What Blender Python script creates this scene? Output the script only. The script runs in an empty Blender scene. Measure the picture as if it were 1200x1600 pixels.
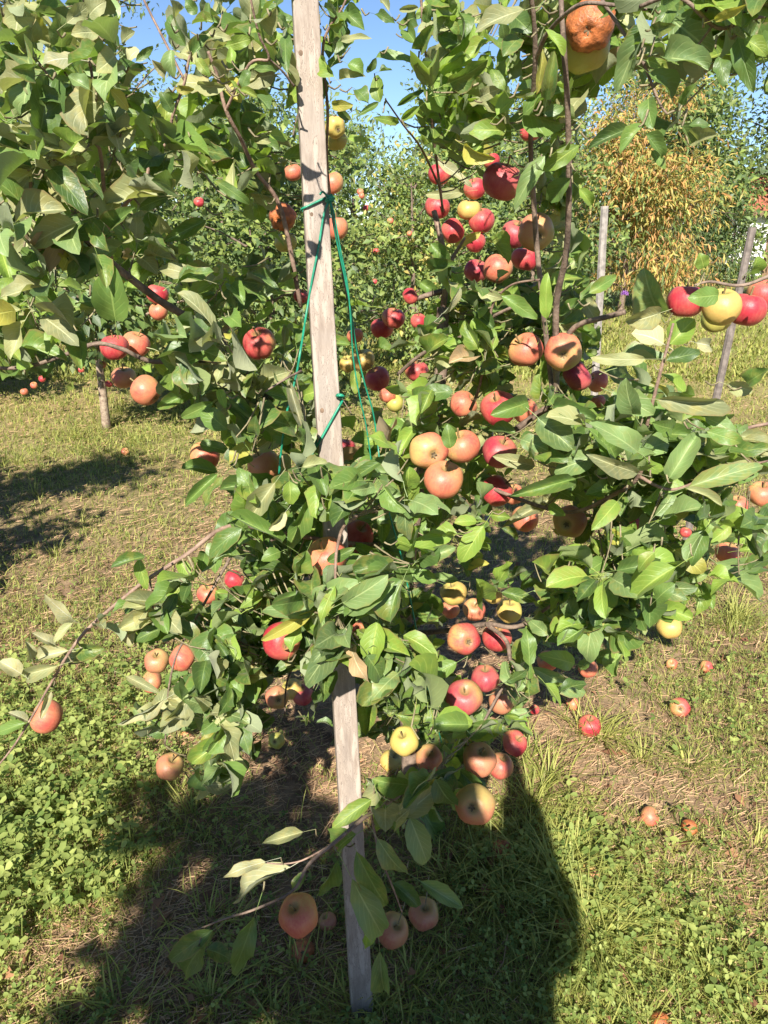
import bpy, bmesh, math, random
import numpy as np
from mathutils import Vector, Matrix, noise as mnoise

random.seed(7)
rng = np.random.default_rng(11)
scene = bpy.context.scene
col = scene.collection
R = math.radians

# ------------------------------------------------------------------ camera, sky, sun, exposure
CAM_H, PITCH, FPX = 1.60, R(21.3), 1155.0
cam_data = bpy.data.cameras.new("camera")
cam = bpy.data.objects.new("camera", cam_data)
col.objects.link(cam)
cam.location = (0, 0, CAM_H)
cam.rotation_euler = (R(90) - PITCH, 0, 0)
cam_data.sensor_fit = 'VERTICAL'
cam_data.sensor_height = 36.0
cam_data.lens = 36.0 * FPX / 1600.0
cam_data.clip_start = 0.02
cam_data.clip_end = 600
scene.camera = cam

SUN_EL, SUN_AZ = R(38), R(9)
world = bpy.data.worlds.new("World")
scene.world = world
world.use_nodes = True
wn = world.node_tree
bg = wn.nodes['Background']
sky = wn.nodes.new('ShaderNodeTexSky')
sky.sky_type = 'NISHITA'
sky.sun_disc = False
sky.sun_elevation = SUN_EL
sky.sun_rotation = R(180) + SUN_AZ
sky.air_density = 0.75
sky.dust_density = 0.0
sky.ozone_density = 4.0
wn.links.new(sky.outputs[0], bg.inputs[0])
bg.inputs[1].default_value = 0.070

sun_data = bpy.data.lights.new("sun", 'SUN')
sun_data.energy = 4.8
sun_data.angle = R(0.55)
sun_data.color = (1.0, 0.95, 0.85)
sun = bpy.data.objects.new("sun", sun_data)
col.objects.link(sun)
to_sun = Vector((-math.sin(SUN_AZ) * math.cos(SUN_EL), -math.cos(SUN_AZ) * math.cos(SUN_EL), math.sin(SUN_EL)))
sun.location = to_sun * 40
sun.rotation_euler = to_sun.to_track_quat('Z', 'Y').to_euler()

scene.view_settings.view_transform = 'Standard'
scene.view_settings.look = 'None'
scene.view_settings.exposure = 1.24
scene.view_settings.gamma = 1.0
scene.view_settings.use_curve_mapping = False
scene.render.engine = 'CYCLES'
scene.cycles.max_bounces = 7
scene.cycles.transparent_max_bounces = 6
scene.cycles.use_denoising = True

# ------------------------------------------------------------------ picture plane <-> place
CT, ST = math.cos(PITCH), math.sin(PITCH)
C0 = np.array((0, 0, CAM_H))

def ray(px, py):
    a, b = (px - 600) / FPX, (800 - py) / FPX
    return np.array((a, b * ST + CT, b * CT - ST))

def at(px, py, Y):
    d = ray(px, py)
    return C0 + d * (Y / d[1])

def ground_at(px, py, z=0.0):
    d = ray(px, py)
    return C0 + d * ((z - CAM_H) / d[2])

def project(p):
    p = np.atleast_2d(p) - C0
    f = p[:, 1] * CT - p[:, 2] * ST
    u = p[:, 1] * ST + p[:, 2] * CT
    return np.stack((600 + FPX * p[:, 0] / f, 800 - FPX * u / f, f), 1)

# ------------------------------------------------------------------ object helpers
def tag(o, label=None, cat=None, group=None, kind=None):
    if label: o['label'] = label
    if cat: o['category'] = cat
    if group: o['group'] = group
    if kind: o['kind'] = kind
    return o

def link(name, data, parent=None, loc=None):
    o = bpy.data.objects.new(name, data)
    col.objects.link(o)
    if parent is not None: o.parent = parent
    if loc is not None: o.location = loc
    return o

def empty(name, loc=(0, 0, 0)):
    o = link(name, None)
    o.location = loc
    o.empty_display_size = 0.1
    return o

def mesh_np(name, V, F, mats, mi=None, smooth=True, uv=None, rnd=None):
    """V (n,3); F (m,k) all of one size, or a list of such arrays"""
    me = bpy.data.meshes.new(name)
    Fs = F if isinstance(F, list) else [F]
    Fs = [np.asarray(f) for f in Fs if len(f)]
    V = np.asarray(V, dtype=np.float32)
    tot = np.concatenate([np.full(len(f), f.shape[1], dtype=np.int32) for f in Fs])
    loops = np.concatenate([f.reshape(-1) for f in Fs]).astype(np.int32)
    start = np.concatenate(([0], np.cumsum(tot)[:-1])).astype(np.int32)
    me.vertices.add(len(V)); me.vertices.foreach_set('co', V.reshape(-1))
    me.loops.add(len(loops)); me.loops.foreach_set('vertex_index', loops)
    me.polygons.add(len(tot)); me.polygons.foreach_set('loop_start', start)
    me.polygons.foreach_set('loop_total', tot)
    for m in mats: me.materials.append(m)
    if mi is not None: me.polygons.foreach_set('material_index', np.asarray(mi, dtype=np.int32))
    me.polygons.foreach_set('use_smooth', np.full(len(tot), smooth, dtype=bool))
    if uv is not None:
        lay = me.uv_layers.new(name='UVMap')
        lay.data.foreach_set('uv', np.asarray(uv, dtype=np.float32)[loops].reshape(-1))
    if rnd is not None:
        at_ = me.attributes.new('rnd', 'FLOAT', 'POINT')
        at_.data.foreach_set('value', np.asarray(rnd, dtype=np.float32))
    me.update(calc_edges=True)
    return me

def smooth_path(pts, n=4):
    pts = [np.asarray(p, dtype=float) for p in pts]
    if len(pts) < 3: 
        return [pts[0] + (pts[-1] - pts[0]) * t for t in np.linspace(0, 1, n + 1)]
    out = []
    for i in range(len(pts) - 1):
        p0 = pts[max(i - 1, 0)]; p1 = pts[i]; p2 = pts[i + 1]; p3 = pts[min(i + 2, len(pts) - 1)]
        for k in range(n):
            t = k / n
            out.append(0.5 * ((2 * p1) + (-p0 + p2) * t + (2 * p0 - 5 * p1 + 4 * p2 - p3) * t * t + (-p0 + 3 * p1 - 3 * p2 + p3) * t ** 3))
    out.append(pts[-1])
    return out

def tube_np(path, r0, r1, sides=8, jitter=0.0, cap=True):
    """returns V, quads for a tapered tube; caps are degenerate quads avoided by a closing ring"""
    P = np.array(path, dtype=float); n = len(P)
    T = np.gradient(P, axis=0); T /= np.linalg.norm(T, axis=1)[:, None] + 1e-9
    ref = np.array((0.31, 0.2, 0.93)) if abs(T[0][2]) < 0.8 else np.array((1.0, 0.1, 0))
    V = []; 
    for i in range(n):
        a = np.cross(T[i], ref); a /= np.linalg.norm(a) + 1e-9
        b = np.cross(T[i], a)
        f = i / max(n - 1, 1)
        r = r0 + (r1 - r0) * f
        for k in range(sides):
            an = 2 * math.pi * k / sides
            rr = r * (1 + jitter * (random.random() - 0.5) * 2)
            V.append(P[i] + (a * math.cos(an) + b * math.sin(an)) * rr)
    F = []
    for i in range(n - 1):
        for k in range(sides):
            k2 = (k + 1) % sides
            F.append((i * sides + k, i * sides + k2, (i + 1) * sides + k2, (i + 1) * sides + k))
    V = np.array(V)
    if cap:
        m = len(V)
        V = np.vstack((V, P[0], P[-1]))
        T3 = [(m, (k + 1) % sides, k) for k in range(sides)] + [(m + 1, (n - 1) * sides + k, (n - 1) * sides + (k + 1) % sides) for k in range(sides)]
        return V, [np.array(F), np.array(T3)]
    return V, [np.array(F)]

def join_np(parts):
    """parts: list of (V, [Fquad, Ftri]) -> one V, [quads, tris]"""
    Vs = []; Q = []; Tt = []; off = 0
    for V, Fs in parts:
        Vs.append(V)
        for f in Fs:
            if len(f) == 0: continue
            (Q if f.shape[1] == 4 else Tt).append(f + off)
        off += len(V)
    out = []
    if Q: out.append(np.concatenate(Q))
    if Tt: out.append(np.concatenate(Tt))
    return np.concatenate(Vs), out

def bm_obj(name, bm, mat, parent=None, smooth=False, loc=None):
    me = bpy.data.meshes.new(name)
    bm.to_mesh(me); bm.free()
    for m in (mat if isinstance(mat, (list, tuple)) else [mat]): me.materials.append(m)
    if smooth:
        for p in me.polygons: p.use_smooth = True
    return link(name, me, parent, loc)

# ------------------------------------------------------------------ materials
def new_mat(name):
    m = bpy.data.materials.new(name); m.use_nodes = True
    nt = m.node_tree
    return m, nt, nt.nodes['Principled BSDF'], nt.nodes['Material Output']

class N:
    """small node-building helper"""
    def __init__(s, nt): s.nt = nt
    def add(s, t, **kw):
        n = s.nt.nodes.new(t)
        for k, v in kw.items(): setattr(n, k, v)
        return n
    def link(s, a, b): s.nt.links.new(a, b)
    def val(s, sock, v):
        if hasattr(v, 'links') or isinstance(v, bpy.types.NodeSocket): s.link(v, sock)
        else: sock.default_value = v
    def math(s, op, a, b=0.0, c=None, clamp=False):
        n = s.add('ShaderNodeMath', operation=op, use_clamp=clamp)
        s.val(n.inputs[0], a); s.val(n.inputs[1], b)
        if c is not None: s.val(n.inputs[2], c)
        return n.outputs[0]
    def mix(s, f, a, b, blend='MIX'):
        n = s.add('ShaderNodeMix', data_type='RGBA', blend_type=blend)
        s.val(n.inputs[0], f)
        s.val(n.inputs[6], a if not isinstance(a, tuple) else (*a, 1)[:4])
        s.val(n.inputs[7], b if not isinstance(b, tuple) else (*b, 1)[:4])
        return n.outputs[2]
    def noise(s, scale, detail=3, rough=0.55, vec=None, dim='3D'):
        n = s.add('ShaderNodeTexNoise', noise_dimensions=dim)
        n.inputs['Scale'].default_value = scale; n.inputs['Detail'].default_value = detail
        n.inputs['Roughness'].default_value = rough
        if vec is not None: s.link(vec, n.inputs['Vector'])
        return n.outputs[0]
    def step(s, v, a, b):
        n = s.add('ShaderNodeMapRange', interpolation_type='SMOOTHSTEP')
        s.val(n.inputs[0], v); n.inputs[1].default_value = a; n.inputs[2].default_value = b
        return n.outputs[0]

def leaf_material(name, front, back, trans=0.28, rough=0.42, vein=1.0, spots=0.28, var=0.35):
    m, nt, bs, out = new_mat(name)
    g = N(nt)
    info = g.add('ShaderNodeObjectInfo').outputs['Random']
    at_ = g.add('ShaderNodeAttribute', attribute_name='rnd').outputs['Fac']
    rnd = g.math('FRACT', g.math('ADD', info, at_))
    rnd2 = g.math('FRACT', g.math('MULTIPLY', rnd, 7.31))
    uv = g.add('ShaderNodeUVMap', uv_map='UVMap').outputs[0]
    sep = g.add('ShaderNodeSeparateXYZ'); g.link(uv, sep.inputs[0])
    u, v = sep.outputs[0], sep.outputs[1]
    au = g.math('ABSOLUTE', g.math('SUBTRACT', u, 0.5))
    mid = g.math('SUBTRACT', 1.0, g.step(au, 0.012, 0.045))
    sv = g.math('FRACT', g.math('MULTIPLY', g.math('SUBTRACT', v, g.math('MULTIPLY', au, 0.62)), 8.0))
    side = g.math('SUBTRACT', 1.0, g.step(g.math('ABSOLUTE', g.math('SUBTRACT', sv, 0.5)), 0.03, 0.13))
    side = g.math('MULTIPLY', side, g.step(au, 0.46, 0.30))
    veins = g.math('MAXIMUM', g.math('MULTIPLY', mid, 1.0), g.math('MULTIPLY', side, 0.38))
    pos = g.add('ShaderNodeNewGeometry')
    nz = g.noise(55, 3, 0.6, pos.outputs['Position'])
    nz2 = g.noise(240, 2, 0.6, pos.outputs['Position'])
    f3 = tuple(front)
    lo = tuple(c * (1 - var) for c in f3); hi = (min(1, f3[0] * (1 + var) + 0.02 * var), f3[1] * (1 + var * 0.9), f3[2] * (1 + var * 0.6))
    cf = g.mix(rnd, lo, hi)
    cf = g.mix(g.math('MULTIPLY', g.step(nz, 0.35, 0.72), 0.38), cf, (f3[0] * 1.6 + 0.02, f3[1] * 1.25, f3[2] * 1.0))
    # old-leaf yellowing in patches on some leaves
    yel = g.math('MULTIPLY', g.step(g.math('ADD', nz, g.math('MULTIPLY', rnd2, 0.32)), 0.74, 0.90), spots)
    cf = g.mix(yel, cf, (0.34, 0.29, 0.06))
    cf = g.mix(g.math('MULTIPLY', veins, 0.60 * vein), cf, (min(.6, f3[0] * 2.6 + 0.06), min(.6, f3[1] * 2.0 + 0.06), f3[2] * 2.4 + 0.02))
    brown = g.math('MULTIPLY', g.step(g.math('ADD', g.math('MULTIPLY', nz2, 0.6), g.math('MULTIPLY', nz, 0.5)), 0.70, 0.76), spots)
    cf = g.mix(brown, cf, (0.13, 0.075, 0.03))
    rim = g.math('MULTIPLY', g.step(g.math('ADD', au, g.math('MULTIPLY', nz2, 0.16)), 0.50, 0.58), g.step(rnd2, 0.45, 0.75))
    cf = g.mix(g.math('MULTIPLY', rim, min(1.0, spots * 2.4)), cf, (0.24, 0.165, 0.07))
    b3 = tuple(back)
    cb = g.mix(rnd2, tuple(c * 0.85 for c in b3), tuple(c * 1.12 for c in b3))
    cb = g.mix(g.math('MULTIPLY', veins, 0.5), cb, tuple(min(0.75, c * 1.45) for c in b3))
    cc = g.mix(pos.outputs['Backfacing'], cf, cb)
    g.link(cc, bs.inputs['Base Color'])
    rr = g.math('ADD', rough, g.math('MULTIPLY', pos.outputs['Backfacing'], 0.3))
    g.link(g.math('ADD', rr, g.math('MULTIPLY', nz2, 0.12)), bs.inputs['Roughness'])
    bs.inputs['Specular IOR Level'].default_value = 0.55
    bs.inputs['Sheen Weight'].default_value = 0.08; bs.inputs['Sheen Roughness'].default_value = 0.45; bs.inputs['Sheen Tint'].default_value = (0.9, 0.95, 0.8, 1)
    bmp = g.add('ShaderNodeBump'); bmp.inputs['Strength'].default_value = 0.45; bmp.inputs['Distance'].default_value = 0.0016
    h = g.math('SUBTRACT', g.math('MULTIPLY', nz2, 0.5), g.math('MULTIPLY', veins, 0.9))
    g.link(h, bmp.inputs['Height']); g.link(bmp.outputs[0], bs.inputs['Normal'])
    tr = g.add('ShaderNodeBsdfTranslucent')
    tc = g.mix(0.6, cf, (min(1, f3[0] * 2.4 + .05), min(1, f3[1] * 2.4 + .05), f3[2] * 0.9))
    g.link(tc, tr.inputs[0])
    mx = g.add('ShaderNodeMixShader'); mx.inputs[0].default_value = trans
    g.link(bs.outputs[0], mx.inputs[1]); g.link(tr.outputs[0], mx.inputs[2])
    g.link(mx.outputs[0], out.inputs['Surface'])
    return m

BACK = (0.27, 0.31, 0.17)
LM = {
    'd': leaf_material('leaf_dark_green', (0.068, 0.135, 0.032), BACK, 0.28, 0.38),  # dark green leaves, with part of their shade put into the colour
    'm': leaf_material('leaf_green', (0.104, 0.192, 0.042), BACK, 0.32, 0.40),
    'b': leaf_material('leaf_yellow_green', (0.172, 0.282, 0.050), (0.27, 0.33, 0.13), 0.38, 0.42),
    'g': leaf_material('leaf_grey_green', (0.145, 0.232, 0.085), BACK, 0.28, 0.40),
    'o': leaf_material('leaf_olive', (0.245, 0.275, 0.130), (0.30, 0.32, 0.19), 0.28, 0.55),
    'p': leaf_material('leaf_pale_underside', (0.330, 0.345, 0.190), (0.33, 0.35, 0.20), 0.22, 0.7),
    'y': leaf_material('leaf_yellowing', (0.300, 0.300, 0.060), (0.32, 0.32, 0.12), 0.32, 0.45),
    't': leaf_material('leaf_dry_tan', (0.330, 0.240, 0.130), (0.34, 0.26, 0.16), 0.15, 0.7),
}
TONES = list(LM)
TONE_I = {k: i for i, k in enumerate(TONES)}

def bark_material(name, base, dark, scale=1.0):
    m, nt, bs, out = new_mat(name); g = N(nt)
    tc = g.add('ShaderNodeTexCoord').outputs['Object']
    n1 = g.noise(38 * scale, 4, 0.6, tc); n2 = g.noise(160 * scale, 3, 0.6, tc)
    c = g.mix(g.step(n1, 0.35, 0.68), dark, base)
    c = g.mix(g.math('MULTIPLY', g.step(n2, 0.55, 0.75), 0.5), c, tuple(min(1, x * 1.7) for x in base))
    g.link(c, bs.inputs['Base Color'])
    bs.inputs['Roughness'].default_value = 0.75
    b = g.add('ShaderNodeBump'); b.inputs['Strength'].default_value = 0.6; b.inputs['Distance'].default_value = 0.003
    g.link(n2, b.inputs['Height']); g.link(b.outputs[0], bs.inputs['Normal'])
    return m

BARK = bark_material('bark_grey_brown', (0.24, 0.17, 0.125), (0.10, 0.068, 0.05))
BARK_RED = bark_material('bark_young_reddish', (0.30, 0.20, 0.145), (0.15, 0.092, 0.066))
BARK_PALE = bark_material('bark_pale_peeling', (0.36, 0.28, 0.20), (0.18, 0.12, 0.085))

def wood_material():
    m, nt, bs, out = new_mat('weathered_stake_wood'); g = N(nt)
    tc = g.add('ShaderNodeTexCoord').outputs['Object']
    mp = g.add('ShaderNodeMapping'); mp.inputs['Scale'].default_value = (1, 1, 0.035)
    g.link(tc, mp.inputs[0])
    n1 = g.noise(95, 5, 0.65, mp.outputs[0])
    n2 = g.noise(330, 3, 0.6, mp.outputs[0])
    n3 = g.noise(7, 3, 0.5, tc)
    c = g.mix(g.step(n1, 0.30, 0.70), (0.235, 0.185, 0.150), (0.40, 0.335, 0.28))
    c = g.mix(g.math('MULTIPLY', g.step(n2, 0.60, 0.78), 0.55), c, (0.17, 0.125, 0.095))
    c = g.mix(g.math('MULTIPLY', g.step(n3, 0.45, 0.75), 0.45), c, (0.36, 0.325, 0.295))
    cracks = g.math('SUBTRACT', 1.0, g.step(g.math('ABSOLUTE', g.math('SUBTRACT', n1, 0.52)), 0.0, 0.012))
    c = g.mix(g.math('MULTIPLY', cracks, 0.8), c, (0.10, 0.075, 0.06))
    sz = g.add('ShaderNodeSeparateXYZ'); g.link(tc, sz.inputs[0])
    soil = g.math('MULTIPLY', g.step(g.math('ADD', sz.outputs[2], g.math('MULTIPLY', n3, 0.16)), 0.24, 0.06), 0.75)
    c = g.mix(soil, c, (0.10, 0.075, 0.055))
    n4 = g.noise(16, 4, 0.6, mp.outputs[0])
    c = g.mix(g.math('MULTIPLY', g.step(n4, 0.52, 0.66), 0.42), c, (0.20, 0.165, 0.145))
    g.link(c, bs.inputs['Base Color']); bs.inputs['Roughness'].default_value = 0.85
    bs.inputs['Specular IOR Level'].default_value = 0.2
    b = g.add('ShaderNodeBump'); b.inputs['Strength'].default_value = 0.7; b.inputs['Distance'].default_value = 0.0015
    g.link(g.math('ADD', n1, g.math('MULTIPLY', n2, 0.6)), b.inputs['Height']); g.link(b.outputs[0], bs.inputs['Normal'])
    return m
WOOD = wood_material()

def plain(name, colr, rough=0.6, noise_scale=None, var=0.25, spec=0.4, bump=0.0):
    m, nt, bs, out = new_mat(name); g = N(nt)
    if noise_scale:
        tc = g.add('ShaderNodeTexCoord').outputs['Object']
        n = g.noise(noise_scale, 4, 0.6, tc)
        c = g.mix(g.step(n, 0.3, 0.7), tuple(x * (1 - var) for x in colr), tuple(min(1, x * (1 + var)) for x in colr))
        g.link(c, bs.inputs['Base Color'])
        if bump:
            b = g.add('ShaderNodeBump'); b.inputs['Strength'].default_value = bump; b.inputs['Distance'].default_value = 0.01
            g.link(n, b.inputs['Height']); g.link(b.outputs[0], bs.inputs['Normal'])
    else:
        bs.inputs['Base Color'].default_value = (*colr, 1)
    bs.inputs['Roughness'].default_value = rough
    bs.inputs['Specular IOR Level'].default_value = spec
    return m

TWINE = plain('green_plastic_cord', (0.012, 0.20, 0.115), 0.38, 60, 0.3, 0.5)
KNOT = plain('dark_wood_knot', (0.16, 0.105, 0.07), 0.85, 90, 0.4)
STALK = plain('apple_stalk', (0.22, 0.16, 0.07), 0.7, 40)
CALYX = plain('dry_calyx', (0.14, 0.10, 0.055), 0.9, 30)

def apple_material(name, ground, blush, deep, amount, streak=0.5, rough=0.30):
    """ground colour where the sun never reached the fruit, streaked blush on one side (local +X)"""
    m, nt, bs, out = new_mat(name); g = N(nt)
    info = g.add('ShaderNodeObjectInfo').outputs['Random']
    tc = g.add('ShaderNodeTexCoord').outputs['Object']
    sep = g.add('ShaderNodeSeparateXYZ'); g.link(tc, sep.inputs[0])
    # streaks run from stalk to calyx: noise over (angle) stretched along z
    mp = g.add('ShaderNodeMapping'); mp.inputs['Scale'].default_value = (7, 7, 0.9); g.link(tc, mp.inputs[0])
    off = g.add('ShaderNodeVectorMath', operation='ADD'); g.link(mp.outputs[0], off.inputs[0])
    cmb = g.add('ShaderNodeCombineXYZ'); 
    for i in range(3): g.link(g.math('MULTIPLY', info, 37.0 + 11 * i), cmb.inputs[i])
    g.link(cmb.outputs[0], off.inputs[1])
    ns = g.noise(1.4, 4, 0.65, off.outputs[0])
    off2 = g.add('ShaderNodeVectorMath', operation='ADD'); g.link(tc, off2.inputs[0]); g.link(cmb.outputs[0], off2.inputs[1])
    nb = g.noise(1.3, 3, 0.5, off2.outputs[0])
    f = g.math('ADD', g.math('MULTIPLY', sep.outputs[0], 0.62), g.math('MULTIPLY', sep.outputs[2], 0.10))
    f = g.math('ADD', f, g.math('MULTIPLY', g.math('SUBTRACT', nb, 0.5), 1.5))
    f = g.math('ADD', f, g.math('MULTIPLY', g.math('SUBTRACT', ns, 0.5), streak * 1.3))
    f = g.math('ADD', f, amount + 0.0)
    f = g.math('ADD', f, g.math('MULTIPLY', g.math('SUBTRACT', info, 0.5), 0.25))
    s1 = g.step(f, -0.55, 0.55); s2 = g.step(f, 0.45, 1.25)
    c = g.mix(s1, ground, blush); c = g.mix(s2, c, deep)
    # russet round the stalk cavity, lenticels
    r2 = g.math('ADD', g.math('POWER', sep.outputs[0], 2.0), g.math('POWER', sep.outputs[1], 2.0))
    cav = g.math('MULTIPLY', g.math('SUBTRACT', 1.0, g.step(r2, 0.02, 0.16)), 0.75)
    c = g.mix(cav, c, (0.24, 0.19, 0.07))
    vor = g.add('ShaderNodeTexVoronoi'); vor.inputs['Scale'].default_value = 9.0; g.link(tc, vor.inputs['Vector'])
    dots = g.math('SUBTRACT', 1.0, g.step(vor.outputs['Distance'], 0.06, 0.11))
    c = g.mix(g.math('MULTIPLY', dots, 0.38), c, (0.62, 0.45, 0.24))
    nr = g.noise(6, 4, 0.7, off2.outputs[0])
    c = g.mix(g.math('MULTIPLY', g.step(nr, 0.66, 0.74), 0.65), c, (0.20, 0.11, 0.05))
    g.link(c, bs.inputs['Base Color'])
    g.link(g.math('ADD', rough, g.math('MULTIPLY', nr, 0.28)), bs.inputs['Roughness'])
    bs.inputs['Specular IOR Level'].default_value = 0.42
    bs.inputs['Subsurface Weight'].default_value = 0.06
    bs.inputs['Subsurface Radius'].default_value = (0.4, 0.2, 0.1); bs.inputs['Subsurface Scale'].default_value = 0.01
    b = g.add('ShaderNodeBump'); b.inputs['Strength'].default_value = 0.12; b.inputs['Distance'].default_value = 0.01
    g.link(nr, b.inputs['Height']); g.link(b.outputs[0], bs.inputs['Normal'])
    return m

AM = {
    'R': apple_material('apple_skin_red', (0.52, 0.33, 0.11), (0.50, 0.105, 0.080), (0.38, 0.028, 0.042), 0.42, 0.8),
    'O': apple_material('apple_skin_orange_blush', (0.54, 0.36, 0.12), (0.55, 0.185, 0.100), (0.48, 0.080, 0.065), 0.22, 0.75),
    'Y': apple_material('apple_skin_yellow', (0.48, 0.40, 0.10), (0.52, 0.34, 0.10), (0.50, 0.20, 0.07), -0.15, 0.35),
    'G': apple_material('apple_skin_green_yellow', (0.33, 0.34, 0.075), (0.42, 0.36, 0.09), (0.46, 0.22, 0.09), -0.2, 0.35),
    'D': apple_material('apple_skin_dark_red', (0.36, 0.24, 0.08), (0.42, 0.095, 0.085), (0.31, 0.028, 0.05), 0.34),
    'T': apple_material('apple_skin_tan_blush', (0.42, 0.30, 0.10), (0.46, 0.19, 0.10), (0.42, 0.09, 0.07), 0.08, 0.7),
}
def rotten_material():
    m, nt, bs, out = new_mat('apple_skin_rotten'); g = N(nt)
    tc = g.add('ShaderNodeTexCoord').outputs['Object']
    n = g.noise(2.4, 5, 0.6, tc); n2 = g.noise(9, 3, 0.6, tc)
    c = g.mix(g.step(n, 0.38, 0.62), (0.26, 0.085, 0.03), (0.50, 0.15, 0.045))
    c = g.mix(g.math('MULTIPLY', g.step(n2, 0.58, 0.72), 0.6), c, (0.10, 0.05, 0.03))
    g.link(c, bs.inputs['Base Color']); bs.inputs['Roughness'].default_value = 0.48
    b = g.add('ShaderNodeBump'); b.inputs['Strength'].default_value = 0.25; b.inputs['Distance'].default_value = 0.03
    g.link(n2, b.inputs['Height']); g.link(b.outputs[0], bs.inputs['Normal'])
    return m
AM['B'] = rotten_material()

# ------------------------------------------------------------------ leaf templates
NX, NY = 4, 9
def leaf_template(seed, fold, curl, wave, twist, asym=0.0, petiole=True, nx=NX, ny=NY, serr=0.035):
    rs = random.Random(seed)
    V = []; UV = []
    ph1, ph2 = rs.uniform(0, 6.28), rs.uniform(0, 6.28)
    kw = rs.uniform(7.5, 11)
    y = 0.0; z = 0.0; ang = curl * 0.35
    cen = []
    for j in range(ny + 1):
        cen.append((y, z, ang))
        st = 1.0 / ny
        y += math.cos(ang) * st; z += math.sin(ang) * st
        ang -= curl / ny * (0.6 + 0.8 * j / ny)
    for j in range(ny + 1):
        v = j / ny
        w = (math.sin(math.pi * min(1, v ** 0.90)) ** 0.82) if 0 < v < 1 else 0.0
        w = w * (1 - 0.16 * v) * 1.06 + 0.012
        if j == ny: w = 0.006
        w *= 1 + serr * (-1) ** j
        yy, zz, an = cen[j]
        for i in range(nx + 1):
            u = i / nx
            xs = (u - 0.5)
            x = xs * w * (1 + asym * (1 if xs > 0 else -1))
            lift = fold * abs(x) + wave * abs(xs) * 2 * w * math.sin(kw * v + (ph1 if xs > 0 else ph2))
            tw = twist * (v - 0.3)
            lx, lz = x * math.cos(tw), lift + x * math.sin(tw)
            V.append((lx, yy - math.sin(an) * lz, zz + math.cos(an) * lz)); UV.append((u, v))
    F = []
    for j in range(ny):
        for i in range(nx):
            a = j * (nx + 1) + i
            F.append((a, a + 1, a + nx + 2, a + nx + 1))
    if petiole:
        path = [np.array((0, 0.02, 0.0)), np.array((0, -0.14, -0.03)), np.array((0, -0.34, -0.12))]
        off = len(V)
        pv, pf = tube_np(path, 0.011, 0.015, 4, 0, False)
        V += [tuple(p) for p in pv]; UV += [(0.5, 0.3)] * len(pv)
        F += [tuple(q + off) for q in pf[0]]
    return np.array(V), np.array(F), np.array(UV)

TPL = []
for k in range(14):
    rs = random.Random(100 + k)
    TPL.append(leaf_template(k, rs.choice((0.12, 0.28, 0.48, 0.7, 0.9)), rs.uniform(0.15, 1.5), rs.uniform(0.05, 0.16), rs.uniform(-0.8, 0.8), rs.uniform(-0.12, 0.12)))
TPL_FLAT = [0, 0]
LEAF_MESH = {}
def leaf_mesh(k, tone):
    if (k, tone) not in LEAF_MESH:
        V, F, UV = TPL[k]
        LEAF_MESH[(k, tone)] = mesh_np('leaf_blade', V, F, [LM[tone]], uv=UV)
    return LEAF_MESH[(k, tone)]

def frame(d, n):
    d = d / (np.linalg.norm(d) + 1e-9)
    z = n - d * np.dot(n, d); z /= np.linalg.norm(z) + 1e-9
    x = np.cross(d, z)
    return np.stack((x, d, z), 1)

class LeafBatch:
    """many leaves joined in one mesh (the part of the tree past the single leaves)"""
    def __init__(s): s.V = []; s.F = []; s.UV = []; s.mi = []; s.rn = []; s.off = 0
    def add(s, k, M, loc, tone):
        V, F, UV = TPL[k]
        s.V.append(V @ M.T + loc); s.F.append(F + s.off); s.UV.append(UV)
        s.mi.append(np.full(len(F), TONE_I[tone])); s.rn.append(np.full(len(V), random.random()))
        s.off += len(V)
    def build(s, name, parent):
        me = mesh_np(name, np.concatenate(s.V), np.concatenate(s.F), [LM[t] for t in TONES], np.concatenate(s.mi), uv=np.concatenate(s.UV), rnd=np.concatenate(s.rn))
        return tag(link(name, me, parent), kind='stuff')

def card_leaves(P, D, Nn, L, W, rn, seg=2):
    """cheap far leaves: a folded blade of 4 triangles each, vectorised"""
    n = len(P)
    D = D / (np.linalg.norm(D, axis=1)[:, None] + 1e-9)
    Z = Nn - D * np.sum(Nn * D, 1)[:, None]; Z /= np.linalg.norm(Z, axis=1)[:, None] + 1e-9
    X = np.cross(D, Z)
    L = np.broadcast_to(np.asarray(L, float).reshape(-1, 1), (n, 1)); W = np.broadcast_to(np.asarray(W, float).reshape(-1, 1), (n, 1))
    base = P; tip = P + D * L - Z * L * 0.16; m = P + D * L * 0.48 + Z * L * 0.02
    l = m - X * W * 0.5 + Z * W * 0.16; r = m + X * W * 0.5 + Z * W * 0.16
    V = np.stack((base, l, m, r, tip), 1).reshape(-1, 3)
    o = (np.arange(n) * 5)[:, None]
    F = np.concatenate((o + np.array([0, 2, 1]), o + np.array([0, 3, 2]), o + np.array([1, 2, 4]), o + np.array([2, 3, 4])))
    uv = np.tile(np.array([(0.5, 0), (0.1, 0.5), (0.5, 0.5), (0.9, 0.5), (0.5, 1)]), (n, 1))
    return V, F, uv, np.repeat(rn, 5)

def unit(v): return v / (np.linalg.norm(v, axis=-1, keepdims=True) + 1e-9)

# ------------------------------------------------------------------ ground
def vnoise(x, y, s, seed=0):
    """cheap smooth pattern in -1..1, vectorised"""
    r = np.random.default_rng(seed)
    out = np.zeros_like(np.asarray(x, float)); tot = 0
    for o in range(4):
        for _ in range(3):
            a = r.uniform(0, 6.28); p = r.uniform(0, 6.28); k = s * 2 ** o * r.uniform(0.7, 1.4)
            out = out + np.sin((x * math.cos(a) + y * math.sin(a)) * k + p) / 1.7 ** o; tot += 1 / 1.7 ** o
    return out / tot * 1.9

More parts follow.
